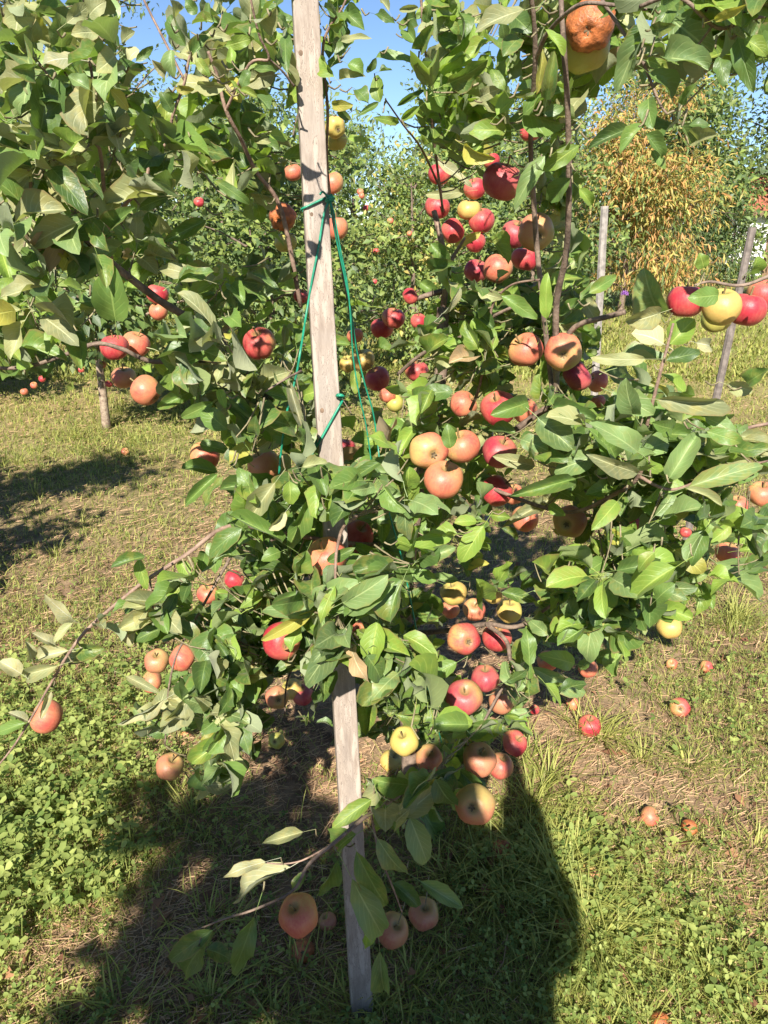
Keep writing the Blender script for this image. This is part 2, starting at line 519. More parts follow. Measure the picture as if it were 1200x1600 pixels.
def ground_z(x, y):
    return 0.022 * vnoise(x, y, 1.3, 3) + 0.009 * vnoise(x, y, 7, 4)

def ground_material():
    m, nt, bs, out = new_mat('garden_soil_and_turf'); g = N(nt)
    pos = g.add('ShaderNodeNewGeometry').outputs['Position']
    n1 = g.noise(1.6, 4, 0.6, pos); n2 = g.noise(14, 5, 0.65, pos); n3 = g.noise(90, 3, 0.6, pos); nf = g.noise(0.35, 4, 0.6, pos)
    c = g.mix(g.step(n2, 0.35, 0.68), (0.115, 0.068, 0.043), (0.31, 0.195, 0.120))
    c = g.mix(g.math('MULTIPLY', g.step(n1, 0.42, 0.62), 0.55), c, (0.27, 0.205, 0.115))
    c = g.mix(g.math('MULTIPLY', g.step(n3, 0.5, 0.75), 0.5), c, (0.33, 0.25, 0.15))
    sp = g.add('ShaderNodeSeparateXYZ'); g.link(pos, sp.inputs[0])
    far = g.step(sp.outputs[1], 2.2, 8.0)
    turf = g.mix(g.step(n2, 0.3, 0.7), (0.130, 0.155, 0.040), (0.30, 0.28, 0.100))
    turf = g.mix(g.step(nf, 0.45, 0.65), turf, (0.34, 0.25, 0.12))
    c = g.mix(g.math('MULTIPLY', far, 0.85), c, turf)
    g.link(c, bs.inputs['Base Color']); bs.inputs['Roughness'].default_value = 0.95
    bs.inputs['Specular IOR Level'].default_value = 0.1
    b = g.add('ShaderNodeBump'); b.inputs['Strength'].default_value = 0.8; b.inputs['Distance'].default_value = 0.012
    g.link(g.math('ADD', n2, g.math('MULTIPLY', n3, 0.5)), b.inputs['Height']); g.link(b.outputs[0], bs.inputs['Normal'])
    return m

def build_ground():
    ys = np.concatenate((np.linspace(-30, -2, 12), np.linspace(-1.5, 9, 130), np.geomspace(9.3, 300, 40)))
    xs = np.concatenate((-np.geomspace(220, 5.2, 26), np.linspace(-5, 5, 120), np.geomspace(5.2, 220, 26)))
    X, Y = np.meshgrid(xs, ys)
    Z = ground_z(X, Y) * np.clip(1.2 - np.abs(Y) / 40, 0.0, 1)
    V = np.stack((X, Y, Z), -1).reshape(-1, 3)
    nx = len(xs); i = np.arange(len(ys) - 1)[:, None] * nx + np.arange(nx - 1)[None]
    F = np.stack((i, i + 1, i + 1 + nx, i + nx), -1).reshape(-1, 4)
    tag(link('ground', mesh_np('ground', V, F, [ground_material()])), kind='structure')
build_ground()

# --- what grows and lies on it
def simple_leafmat(name, a, b, trans=0.25, rough=0.55):
    m, nt, bs, out = new_mat(name); g = N(nt)
    rn = g.add('ShaderNodeAttribute', attribute_name='rnd').outputs['Fac']
    c = g.mix(rn, a, b)
    g.link(c, bs.inputs['Base Color']); bs.inputs['Roughness'].default_value = rough; bs.inputs['Specular IOR Level'].default_value = 0.3
    tr = g.add('ShaderNodeBsdfTranslucent'); g.link(g.mix(1.0, c, (1.7, 1.7, 1.0), 'MULTIPLY'), tr.inputs[0])
    mx = g.add('ShaderNodeMixShader'); mx.inputs[0].default_value = trans
    g.link(bs.outputs[0], mx.inputs[1]); g.link(tr.outputs[0], mx.inputs[2]); g.link(mx.outputs[0], out.inputs['Surface'])
    return m
GRASS = simple_leafmat('grass_blade', (0.120, 0.165, 0.030), (0.42, 0.41, 0.115), 0.30)
STRAW = simple_leafmat('dry_straw', (0.26, 0.150, 0.080), (0.56, 0.375, 0.215), 0.10, 0.7)
CLOVER = simple_leafmat('clover_leaf', (0.125, 0.190, 0.042), (0.36, 0.40, 0.115), 0.30)
LITTER = simple_leafmat('fallen_brown_leaf', (0.16, 0.070, 0.040), (0.32, 0.165, 0.085), 0.1, 0.7)

# patches seen in the picture: (px, py, radius m, what) what>0 green, <0 straw/bare
PATCH = [(200, 880, .9, -1), (90, 830, .7, -1), (330, 830, .5, -1), (170, 1225, .30, -1.1), (205, 1400, .26, -1.3), (260, 1450, .2, -1), (960, 1190, .35, -.9), (1040, 1290, .25, -.4), (930, 1190, .2, -.8),
         (60, 1120, .35, 1.2), (200, 1150, .25, .9), (40, 1290, .3, 1.1), (90, 1420, .35, 1.0), (230, 1330, .22, .9), (60, 950, .4, .6), (150, 990, .3, .5),
         (800, 1300, .35, .5), (870, 1360, .3, .9), (900, 1440, .3, .7), (1150, 1050, .6, .5), (1120, 1400, .5, .2), (30, 1560, .3, -.5), (480, 1200, .35, -.5), (440, 1130, .4, -.4), (700, 1480, .3, -.4), (420, 1330, .3, -.2),
         (480, 1540, .15, -.5), (720, 1060, .5, -1.0), (640, 1060, .5, -1.0), (60, 560, 3., .5), (170, 690, .5, .9), (1130, 560, 3., .3), (980, 500, 2.5, -.6)]
PATCH = [(*ground_at(px, py)[:2], r, w * (0.12 if w < 0 and py < 1000 else 0.6 if w < 0 else 0.8)) for px, py, r, w in PATCH]
def greenness(x, y):
    g = 0.30 * vnoise(x, y, 3.2, 21) + 0.42 * vnoise(x, y, 13.0, 22) + 0.50
    for X, Y, r, w in PATCH:
        g = g + w * np.exp(-((x - X) ** 2 + (y - Y) ** 2) / (r * r))
    return g

def scatter(n, y0, y1, power, xmargin=0.35):
    """points over the wedge of ground in view, denser towards the near edge"""
    u = rng.random(n)
    a = 1 - power
    Y = (y0 ** a + u * (y1 ** a - y0 ** a)) ** (1 / a)
    half = 0.62 * Y + 0.95 + xmargin
    X = rng.uniform(-1, 1, n) * half
    return X, Y

def blades(X, Y, h, w, lean, az, rn, lie=None):
    """grass blades: two quads and a tip each, bent over along az"""
    n = len(X)
    z0 = ground_z(X, Y) - 0.004
    d = np.stack((np.cos(az), np.sin(az)), 1)
    s = np.stack((-np.sin(az), np.cos(az)), 1)
    V = np.zeros((n, 7, 3))
    for k, (t, ww) in enumerate(((0, 1.0), (0.4, 0.9), (0.75, 0.6), (1.0, 0.0))):
        hx = lean * h * t ** 1.7
        zz = h * (t - 0.38 * np.clip(lean, 0, 1.6) * t ** 2.2)
        cx = X + d[:, 0] * hx; cy = Y + d[:, 1] * hx
        if k < 3:
            V[:, 2 * k, 0] = cx - s[:, 0] * w * ww / 2; V[:, 2 * k, 1] = cy - s[:, 1] * w * ww / 2; V[:, 2 * k, 2] = z0 + zz
            V[:, 2 * k + 1, 0] = cx + s[:, 0] * w * ww / 2; V[:, 2 * k + 1, 1] = cy + s[:, 1] * w * ww / 2; V[:, 2 * k + 1, 2] = z0 + zz
        else:
            V[:, 6, 0] = cx; V[:, 6, 1] = cy; V[:, 6, 2] = z0 + zz
    o = (np.arange(n) * 7)[:, None]
    Q = np.concatenate((o + np.array([0, 1, 3, 2]), o + np.array([2, 3, 5, 4])))
    Tt = o + np.array([4, 5, 6])
    return V.reshape(-1, 3), [Q, Tt], np.repeat(rn, 7)

def build_grass():
    VV = []; QQ = []; TT = []; RR = []; off = 0
    def put(r):
        nonlocal off
        V, (Q, T), rn = r
        VV.append(V); QQ.append(Q + off); TT.append(T + off); RR.append(rn); off += len(V)
    # short turf
    X, Y = scatter(360000, 0.75, 9.5, 1.25)
    g = greenness(X, Y)
    k = rng.random(len(X)) < np.clip(0.22 + 0.50 * g, 0.04, 1)
    X, Y, g = X[k], Y[k], g[k]
    n = len(X); sc = np.clip(Y / 2.4, 1, 2.8)
    put(blades(X, Y, rng.uniform(0.018, 0.055, n) * (0.8 + 0.3 * np.clip(g, 0, 1)) * sc ** .5, rng.uniform(0.0016, 0.0034, n) * sc, rng.uniform(0.2, 1.6, n), rng.uniform(0, 6.28, n), rng.random(n)))
    # far turf, longer and coarser
    X, Y = scatter(90000, 8.0, 34, 1.3, 1.0); n = len(X)
    k = rng.random(n) < np.clip(0.5 + 0.5 * greenness(X, Y), 0.08, 1); X, Y = X[k], Y[k]; n = len(X)
    put(blades(X, Y, rng.uniform(0.05, 0.13, n), rng.uniform(0.010, 0.022, n), rng.uniform(0.2, 1.5, n), rng.uniform(0, 6.28, n), rng.random(n)))
    # tufts of long grass
    spots = [(548, 1580, 90, .10), (585, 1590, 90, .10), (600, 1570, 60, .08), (875, 1385, 260, .17), (890, 1350, 160, .14), (905, 1455, 200, .17), (930, 1480, 150, .15), (850, 1270, 160, .15), (815, 1330, 130, .14), (780, 1400, 120, .13), (935, 1150, 130, .15), (905, 1145, 110, .14), (1000, 1180, 90, .12), (1060, 1180, 90, .12), (1160, 960, 150, .20), (1130, 990, 90, .16), (165, 665, 120, .28), (185, 655, 90, .26), (120, 690, 80, .2),
             (130, 1410, 50, .16), (300, 1290, 60, .16), (350, 1450, 90, .11), (480, 1535, 90, .10), (180, 1590, 50, .13), (640, 1540, 90, .11), (700, 1370, 90, .13), (330, 1560, 90, .10), (420, 1590, 80, .09), (1110, 1560, 70, .10), (1000, 1590, 60, .10), (840, 1180, 120, .15), (1180, 1330, 60, .1),
             (870, 1220, 130, .16), (760, 1350, 90, .14), (820, 1420, 90, .12), (100, 880, 50, .14), (120, 830, 50, .15), (60, 760, 60, .17), (20, 720, 60, .18), (240, 720, 50, .16), (1180, 500, 80, .3), (1150, 480, 60, .3)]
    for px, py, n, hh in spots:
        c = ground_at(px + rng.normal(0, 8), py + rng.normal(0, 8)); n = int(n * 0.6); hh *= 0.9
        a = rng.uniform(0, 6.28, n); r = np.abs(rng.normal(0, 0.035, n)) * (1 + hh * 2)
        X = c[0] + np.cos(a) * r; Y = c[1] + np.sin(a) * r
        put(blades(X, Y, hh * rng.uniform(0.45, 1.15, n), rng.uniform(0.0026, 0.0048, n), rng.uniform(0.3, 1.5, n), a + rng.normal(0, 0.7, n), 0.25 + 0.75 * rng.random(n)))
    # loose long blades everywhere
    X, Y = scatter(5200, 0.8, 7, 1.4); n = len(X)
    k = rng.random(n) < np.clip(0.35 + 0.4 * greenness(X, Y), 0.05, 1); X, Y = X[k], Y[k]; n = len(X)
    put(blades(X, Y, rng.uniform(0.05, 0.12, n), rng.uniform(0.002, 0.0038, n), rng.uniform(0.4, 1.8, n), rng.uniform(0, 6.28, n), rng.random(n)))
    me = mesh_np('grass', np.concatenate(VV), [np.concatenate(QQ), np.concatenate(TT)], [GRASS], rnd=np.concatenate(RR))
    tag(link('grass', me), 'short patchy green grass with longer tufts over the garden ground', 'grass', kind='stuff')
build_grass()

def build_straw():
    X, Y = scatter(175000, 0.75, 9.5, 1.3)
    g = greenness(X, Y)
    k = rng.random(len(X)) < np.clip(0.52 - 0.36 * g, 0.12, 1)
    X, Y = X[k], Y[k]; n = len(X)
    L = rng.uniform(0.008, 0.045, n) * (1 + (rng.random(n) < 0.06) * 1.8); W = rng.uniform(0.0008, 0.0021, n) * np.clip(Y / 2.0, 1, 3.2)
    az = rng.uniform(0, math.pi, n); az = np.where(rng.random(n) < 0.45, rng.normal(0.1, 0.5, n), az)
    tilt = np.abs(rng.normal(0, 0.16, n)); bend = rng.normal(0, 0.22, n)
    z = ground_z(X, Y) + rng.uniform(0.002, 0.014, n)
    d = np.stack((np.cos(az), np.sin(az)), 1); s = np.stack((-np.sin(az), np.cos(az)), 1)
    V = np.zeros((n, 6, 3))
    for j, t in enumerate((0, 0.5, 1.0)):
        o = bend * L * (0.25 - (t - 0.5) ** 2)
        cx = X + d[:, 0] * L * (t - .5) + s[:, 0] * o; cy = Y + d[:, 1] * L * (t - .5) + s[:, 1] * o; zz = z + L * t * tilt
        for q, sg in ((0, -1), (1, 1)):
            V[:, 2 * j + q, 0] = cx + sg * s[:, 0] * W / 2; V[:, 2 * j + q, 1] = cy + sg * s[:, 1] * W / 2; V[:, 2 * j + q, 2] = zz + sg * W * 0.25 + 0.004 * (Y > 2)
    o = (np.arange(n) * 6)[:, None]
    F = np.concatenate((o + np.array([0, 1, 3, 2]), o + np.array([2, 3, 5, 4])))
    tag(link('straw', mesh_np('straw', V.reshape(-1, 3), F, [STRAW], rnd=np.repeat(rng.random(n), 6))), 'dry cut grass and straw lying between the green patches', 'straw', kind='stuff')
build_straw()

def build_clover():
    # leaflets of clover and other small weeds, three rounded leaflets to a stalk
    X, Y = scatter(68000, 0.75, 8.0, 1.45)
    g = greenness(X, Y) + 0.35 * vnoise(X, Y, 4.5, 31) + np.where(X < 0, 0.1, -0.25)
    k = rng.random(len(X)) < np.clip(0.06 + 0.30 * g, 0.01, 0.6)
    X, Y, g = X[k], Y[k], g[k]; n = len(X)
    # taller clover in the lower left and along the right lawn
    m = 900
    qx = np.concatenate((rng.uniform(-10, 270, m), rng.uniform(880, 1210, 120))); qy = np.concatenate((rng.uniform(1030, 1520, m), rng.uniform(980, 1560, 120)))
    G = np.array([ground_at(a_, b_)[:2] for a_, b_ in zip(qx, qy)])
    kk = greenness(G[:, 0], G[:, 1]) + 0.5 * vnoise(G[:, 0], G[:, 1], 5.0, 77) > 0.45
    X = np.concatenate((X, G[kk, 0])); Y = np.concatenate((Y, G[kk, 1])); tall_ = np.concatenate((np.zeros(n), np.ones(kk.sum()))); g = np.concatenate((g, np.full(kk.sum(), 1.5))); n = len(X)
    big = np.clip(g, 0, 1.6)
    h = rng.uniform(0.010, 0.035, n) + 0.030 * big * rng.random(n)
    r = rng.uniform(0.0030, 0.0066, n) * (1 + 0.30 * big) * (1 + 0.45 * tall_); h = h * (1 + 0.6 * tall_)
    a0 = rng.uniform(0, 6.28, n); lx, ly = rng.normal(0, 0.012, n), rng.normal(-0.004, 0.012, n)
    z0 = ground_z(X, Y)
    V = []; F = []; rr = []; off = 0
    rn = rng.random(n)
    for q in range(3):
        a = a0 + q * 2.094 + rng.normal(0, 0.2, n)
        d = np.stack((np.cos(a), np.sin(a), rng.normal(0.05, 0.35, n)), 1); d = unit(d)
        s = np.stack((-np.sin(a), np.cos(a), rng.normal(0, 0.30, n)), 1)
        c = np.stack((X + lx, Y + ly, z0 + h), 1)
        pts = [c, c + d * r[:, None] * 0.9 + s * r[:, None] * 0.62, c + d * r[:, None] * 1.75 + s * r[:, None] * 0.55, c + d * r[:, None] * 1.95, c + d * r[:, None] * 1.75 - s * r[:, None] * 0.55, c + d * r[:, None] * 0.9 - s * r[:, None] * 0.62]
        P = np.stack(pts, 1); P[:, 3, 2] -= r * 0.25
        V.append(P.reshape(-1, 3)); o = (np.arange(n) * 6)[:, None] + off; off += n * 6
        F += [o + np.array([0, 3, 2, 1]), o + np.array([0, 5, 4, 3])]
        rr.append(np.repeat(rn, 6))
    # their stalks
    w = 0.0008
    b = np.stack((X, Y, z0 - 0.003), 1); t = np.stack((X + lx, Y + ly, z0 + h), 1)
    P = np.stack((b + [-w, 0, 0], b + [w, 0, 0], t + [w, 0, 0], t + [-w, 0, 0]), 1)
    V.append(P.reshape(-1, 3)); o = (np.arange(n) * 4)[:, None] + off; F.append(o + np.array([0, 1, 2, 3])); rr.append(np.repeat(rn, 4))
    tag(link('clover', mesh_np('clover', np.concatenate(V), np.concatenate(F), [CLOVER], rnd=np.concatenate(rr))), 'low clover and small weeds spread through the grass', 'clover', kind='stuff')
build_clover()

def build_litter():
    n = 2600
    X, Y = scatter(n, 0.85, 5.5, 1.5)
    near = [(770, 1420), (740, 1400), (270, 1430), (235, 1530), (120, 1560), (830, 1440), (500, 1440), (470, 1490), (760, 1390), (880, 1460), (1090, 1285), (895, 1100), (1110, 1040), (960, 1240), (690, 1510), (640, 1500), (1035, 1590), (985, 1100)]
    for i, (px, py) in enumerate(near): X[i], Y[i] = ground_at(px, py)[:2]
    P = np.stack((X, Y, ground_z(X, Y) + rng.uniform(0.006, 0.02, n)), 1)
    a = rng.uniform(0, 6.28, n); D = np.stack((np.cos(a), np.sin(a), rng.normal(0.05, 0.2, n)), 1)
    Nn = np.stack((rng.normal(0, .4, n), rng.normal(0, .4, n), np.ones(n)), 1)
    L = np.where(np.arange(n) < 350, rng.uniform(0.02, 0.055, n), rng.uniform(0.006, 0.022, n))
    V, F, uv, rn = card_leaves(P, D, Nn, L, L * 0.55, rng.random(n))
    tag(link('leaf_litter', mesh_np('leaf_litter', V, F, [LITTER], rnd=rn)), 'brown shrivelled fallen leaves lying about on the grass', 'fallen leaves', kind='stuff')
build_litter()

# ------------------------------------------------------------------ far things: orchard row, garden trees, shed
FAR = {
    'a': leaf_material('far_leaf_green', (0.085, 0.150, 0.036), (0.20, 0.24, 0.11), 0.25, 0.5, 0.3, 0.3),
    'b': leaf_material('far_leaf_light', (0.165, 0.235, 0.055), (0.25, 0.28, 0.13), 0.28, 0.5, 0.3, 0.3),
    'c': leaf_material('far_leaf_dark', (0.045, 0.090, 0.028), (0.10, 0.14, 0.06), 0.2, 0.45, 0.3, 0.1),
    'r': leaf_material('peach_leaf_orange', (0.37, 0.20, 0.070), (0.40, 0.26, 0.11), 0.25, 0.5, 0.3, 0.3),
    'y': leaf_material('peach_leaf_yellow', (0.36, 0.31, 0.085), (0.38, 0.33, 0.12), 0.25, 0.5, 0.3, 0.3),
}
FARK = list(FAR)

def crown_tree(name, label, cat, loc, h, r, n, L, Wf, tones, group=None, *a_, **k_):
    if 'row' in (group or '') or 'tall' in (group or ''): n = int(n * 1.9); L *= 1.18
    return crown_tree_(name, label, cat, loc, h, r, n, L, Wf, tones, group, *a_, **k_)
def crown_tree_(name, label, cat, loc, h, r, n, L, Wf, tones, group=None, trunk_r=0.05, low=0.25, limbs=10, droop=0.0, sigma=0.13, shape=1.0, seed=0, bark=BARK):
    rs = random.Random(seed); rg = np.random.default_rng(seed + 500)
    root = empty(name, loc); tag(root, label, cat, group)
    top = np.array((rs.uniform(-.12, .12) * r, rs.uniform(-.12, .12) * r, h * 0.93))
    mids = [np.array((0, 0, -0.03)), np.array((rs.uniform(-.04, .04), rs.uniform(-.04, .04), h * low * .7)), top * np.array((.5, .5, .62)), top]
    tp = smooth_path(mids, 5)
    V, F = tube_np(tp, trunk_r, trunk_r * 0.16, 9, 0.06)
    tr = link('trunk', mesh_np('trunk', V, F, [bark]), root)
    ends = []; tubes = []
    for i in range(limbs):
        t = low + (0.92 - low) * (i + rs.random() * .8) / limbs
        b = tp[min(len(tp) - 1, int(t * (len(tp) - 1)))]
        a = i * 2.4 + rs.uniform(-.5, .5)
        reach = r * (0.55 + 0.5 * rs.random()) * (1 - 0.55 * max(0, t - 0.45) * shape)
        e = b + np.array((math.cos(a) * reach, math.sin(a) * reach, reach * rs.uniform(0.15, 0.75) - droop * reach))
        mid = (b + e) / 2 + np.array((0, 0, reach * 0.12))
        pth = smooth_path([b, mid, e], 4)
        tubes.append(tube_np(pth, trunk_r * 0.42 * (1 - .5 * t), 0.006, 6, 0.05))
        for k in range(7):
            q = pth[rs.randint(2, len(pth) - 1)]
            o = np.array((rs.gauss(0, 1), rs.gauss(0, 1), rs.gauss(0.35 - droop, .8))) * r * 0.20
            ends.append((q, q + o))
            tubes.append(tube_np(smooth_path([q, q + o * .5 + np.array((0, 0, .02)), q + o], 2), 0.010, 0.003, 4, 0, False))
    V, F = join_np(tubes)
    link('limbs', mesh_np('limbs', V, F, [bark]), root)['kind'] = 'stuff'
    E0 = np.array([e[0] for e in ends]); E1 = np.array([e[1] for e in ends])
    idx = rg.integers(0, len(ends), n); t = rg.random(n)[:, None] ** 0.6
    P = E0[idx] * (1 - t) + E1[idx] * t + rg.normal(0, sigma * r, (n, 3)) * np.array((1, 1, .85))
    P = P[P[:, 2] > h * low * 0.45]; n = len(P)
    D = unit(P - np.array((0, 0, h * .5))) * 0.6 + rg.normal(0, .6, (n, 3)) + np.array((0, 0, -0.25 - droop * 2.0))
    Nn = unit(P - np.array((0, 0, h * .4))) * .5 + np.array((0, -0.3, .7)) + rg.normal(0, .45, (n, 3))
    ln = L * rg.uniform(0.6, 1.25, n)
    V, F, uv, rn = card_leaves(P, D, Nn, ln, ln * Wf, rg.random(n))
    # one clump keeps one tone mostly
    clump = np.array([rs.choice(tones) for _ in ends])
    tn = np.where(rg.random(n) < 0.6, clump[idx[:n]], np.array(list(tones))[rg.integers(0, len(tones), n)])
    mi = np.array([FARK.index(x) for x in tn]); mi = np.tile(mi, 4)
    c = link('crown', mesh_np('crown', V, F, [FAR[k] for k in FARK], mi, uv=uv, rnd=rn), root)
    c['kind'] = 'stuff'
    return root

ORCH = 'apple trees of the orchard rows behind'
def gx(px, Y): return (px - 600) / FPX * Y * 1.0
# second row, just behind: trunk seen at the left, over its clump of grass
b0 = ground_at(166, 668)
t0 = crown_tree('apple_tree', 'small apple tree with a bare pale trunk in a grass clump on the left lawn', 'tree', (b0[0], b0[1], 0), 2.35, 1.05, 3600, 0.075, 0.55, 'aabbc', ORCH, 0.040, 0.36, 11, 0.1, seed=1, bark=BARK_PALE)
crown_tree('apple_tree', 'bushy apple tree behind the upper left shoots, hanging its branches near the left edge', 'tree', (-4.6, 6.9, 0), 2.5, 1.2, 4200, 0.08, 0.55, 'aabbc', ORCH, 0.05, 0.25, 12, 0.1, seed=2)
crown_tree('apple_tree', 'apple tree with thin grey branches seen behind the left shoots, next to the stake', 'tree', (-0.95, 6.6, 0), 2.35, 1.0, 3600, 0.07, 0.5, 'abbac', ORCH, 0.045, 0.25, 11, 0.05, seed=3)
crown_tree('apple_tree', 'twiggy yellowing apple tree seen in the gap right of the stake', 'tree', (0.35, 8.6, 0), 2.15, 1.0, 4200, 0.062, 0.5, 'aabbbbby', ORCH, 0.045, 0.2, 12, 0.0, seed=4)
crown_tree('apple_tree', 'thin leafed apple tree behind the red cluster of fruit, middle distance', 'tree', (2.0, 10.5, 0), 2.7, 1.15, 4200, 0.075, 0.5, 'abbac', ORCH, 0.05, 0.2, 12, 0.0, seed=5)
crown_tree('apple_tree', 'apple tree of the third row seen between two nearer trees, left of the stake', 'tree', (-2.2, 10.5, 0), 2.9, 1.4, 4600, 0.085, 0.5, 'aabbc', ORCH, 0.05, 0.2, 12, 0.0, seed=6)
crown_tree('apple_tree', 'broad apple tree of the third row in the far left of the lawn', 'tree', (-6.0, 11.5, 0), 3.0, 1.7, 4600, 0.09, 0.5, 'aabbc', ORCH, 0.05, 0.2, 12, 0.0, seed=7)
# taller garden trees
crown_tree('plum_tree', 'tall feathery tree with thin upright twigs against the sky, upper left', 'tree', (-5.2, 15.5, 0), 6.4, 1.6, 1100, 0.10, 0.42, 'aabc', 'tall trees behind the orchard', 0.09, 0.2, 13, -0.3, 0.11, seed=11)
crown_tree('plum_tree', 'tall dense tree closing the view behind the left shoots', 'tree', (-9.5, 18, 0), 6.0, 2.8, 6500, 0.13, 0.5, 'aabc', 'tall trees behind the orchard', 0.11, 0.2, 13, 0.0, 0.13, seed=12)
crown_tree('plum_tree', 'pale twiggy tree with its top against the sky, right of the stake', 'tree', (-0.6, 17.5, 0), 3.2, 1.9, 4200, 0.10, 0.42, 'aabbb', 'tall trees behind the orchard', 0.09, 0.2, 13, -0.2, 0.13, seed=13)
crown_tree('plum_tree', 'round green tree behind the twiggy top, in the middle of the far garden', 'tree', (2.2, 20, 0), 4.6, 2.2, 5200, 0.13, 0.5, 'aabc', 'tall trees behind the orchard', 0.1, 0.2, 13, 0.0, 0.13, seed=14)
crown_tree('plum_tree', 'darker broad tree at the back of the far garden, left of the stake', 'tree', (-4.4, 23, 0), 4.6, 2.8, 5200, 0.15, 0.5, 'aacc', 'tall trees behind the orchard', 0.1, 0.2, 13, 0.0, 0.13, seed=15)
crown_tree('peach_tree', 'peach tree with drooping narrow leaves turned orange and yellow', 'tree', (4.5, 14.5, 0), 4.0, 1.7, 19000, 0.15, 0.20, 'rrryyyba', None, 0.07, 0.25, 14, 0.22, 0.15, seed=21)
crown_tree('pear_tree', 'dense pear tree with small glossy green leaves beside the orange peach tree', 'tree', (7.75, 13.0, 0), 4.9, 1.95, 26000, 0.085, 0.5, 'abac', None, 0.07, 0.68, 14, 0.0, 0.13, seed=22)
crown_tree('shade_bush', 'dark bush added to give the shade under the crown of the peach tree', 'bush', (8.2, 21.5, 0), 2.1, 1.5, 5200, 0.09, 0.5, 'ccc', None, 0.05, 0.05, 11, 0.2, 0.2, seed=23)  # all dark leaves, standing in for the shade below the peach crown
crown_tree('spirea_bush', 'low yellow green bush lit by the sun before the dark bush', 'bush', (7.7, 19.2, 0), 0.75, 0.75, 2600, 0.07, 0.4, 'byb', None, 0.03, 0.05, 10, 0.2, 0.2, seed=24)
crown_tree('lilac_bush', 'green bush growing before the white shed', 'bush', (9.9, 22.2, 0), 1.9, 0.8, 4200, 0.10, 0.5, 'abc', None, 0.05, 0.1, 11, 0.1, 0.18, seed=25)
for i, (x, y, h, r, lab) in enumerate(((-15, 30, 6.5, 3.6, 'wide tree on the far left skyline behind the orchard'), (4.5, 31, 5.2, 3.6, 'tall tree on the skyline behind the orange peach tree'), (11.5, 34, 7.0, 3.8, 'large tree on the skyline behind the pear tree'), (13.5, 27, 6.4, 3.2, 'tall dark green tree rising behind the white shed roof'), (8.6, 24, 5.6, 2.6, 'tall green tree between the peach tree and the pear tree'), (18.5, 33, 7.0, 3.8, 'large dark tree on the skyline behind the white shed'))):
    crown_tree('walnut_tree', lab, 'tree', (x, y, 0), h, r, 12000, 0.2, 0.5, 'aacb', 'large trees on the skyline', 0.16, 0.2, 13, 0.0, 0.14, seed=30 + i)
for i, (x, y, h, r, lab) in enumerate((
        (-7.2, 14.5, 3.4, 1.9, 'leafy hazel at the far left of the garden hedge'), (-3.4, 14.2, 3.3, 1.8, 'leafy hazel of the garden hedge behind the left shoots'),
        (-1.7, 13.4, 3.2, 1.6, 'leafy hazel of the garden hedge just left of the stake'), (0.5, 13.2, 2.35, 1.6, 'leafy hazel of the garden hedge in the gap right of the stake'), (2.7, 15.0, 3.5, 1.8, 'leafy hazel of the garden hedge behind the red cluster'), (-5.3, 12.6, 3.1, 1.6, 'yellowing hazel of the garden hedge in the left distance'), (1.6, 12.0, 2.6, 1.2, 'yellow green hazel of the garden hedge left of the peach tree'))):
    crown_tree('hazel_bush', lab, 'bush', (x, y, 0), h, r, 6500, 0.12, 0.6, ('aabc', 'abbb', 'aabb')[i % 3], 'bushes of the hedge behind the orchard', 0.05, 0.04, 14, 0.12, 0.17, seed=60 + i)
# neighbours outside the frame whose shade falls into it, and one tree added for shade
crown_tree('apple_tree', 'neighbouring apple tree just beyond the left edge, shading the lawn', 'tree', (-2.9, 2.1, 0), 2.5, 0.85, 3200, 0.085, 0.55, 'aabbc', ORCH, 0.04, 0.3, 11, 0.1, seed=41)
crown_tree('apple_tree', 'apple tree behind the viewer throwing dappled shade over the lower left clover', 'tree', (-1.98, -1.4, 0), 2.6, 0.55, 900, 0.085, 0.55, 'aabbc', ORCH, 0.035, 0.35, 9, 0.1, seed=42)
crown_tree('apple_tree', 'unseen slender tree added behind the viewer to dapple the grass left of the stake foot', 'tree', (-0.74, -1.35, 0), 2.9, 0.44, 900, 0.085, 0.55, 'aabbc', ORCH, 0.03, 0.42, 13, 0.1, seed=43)  # unseen tree, added only to throw broken shade left of the stake

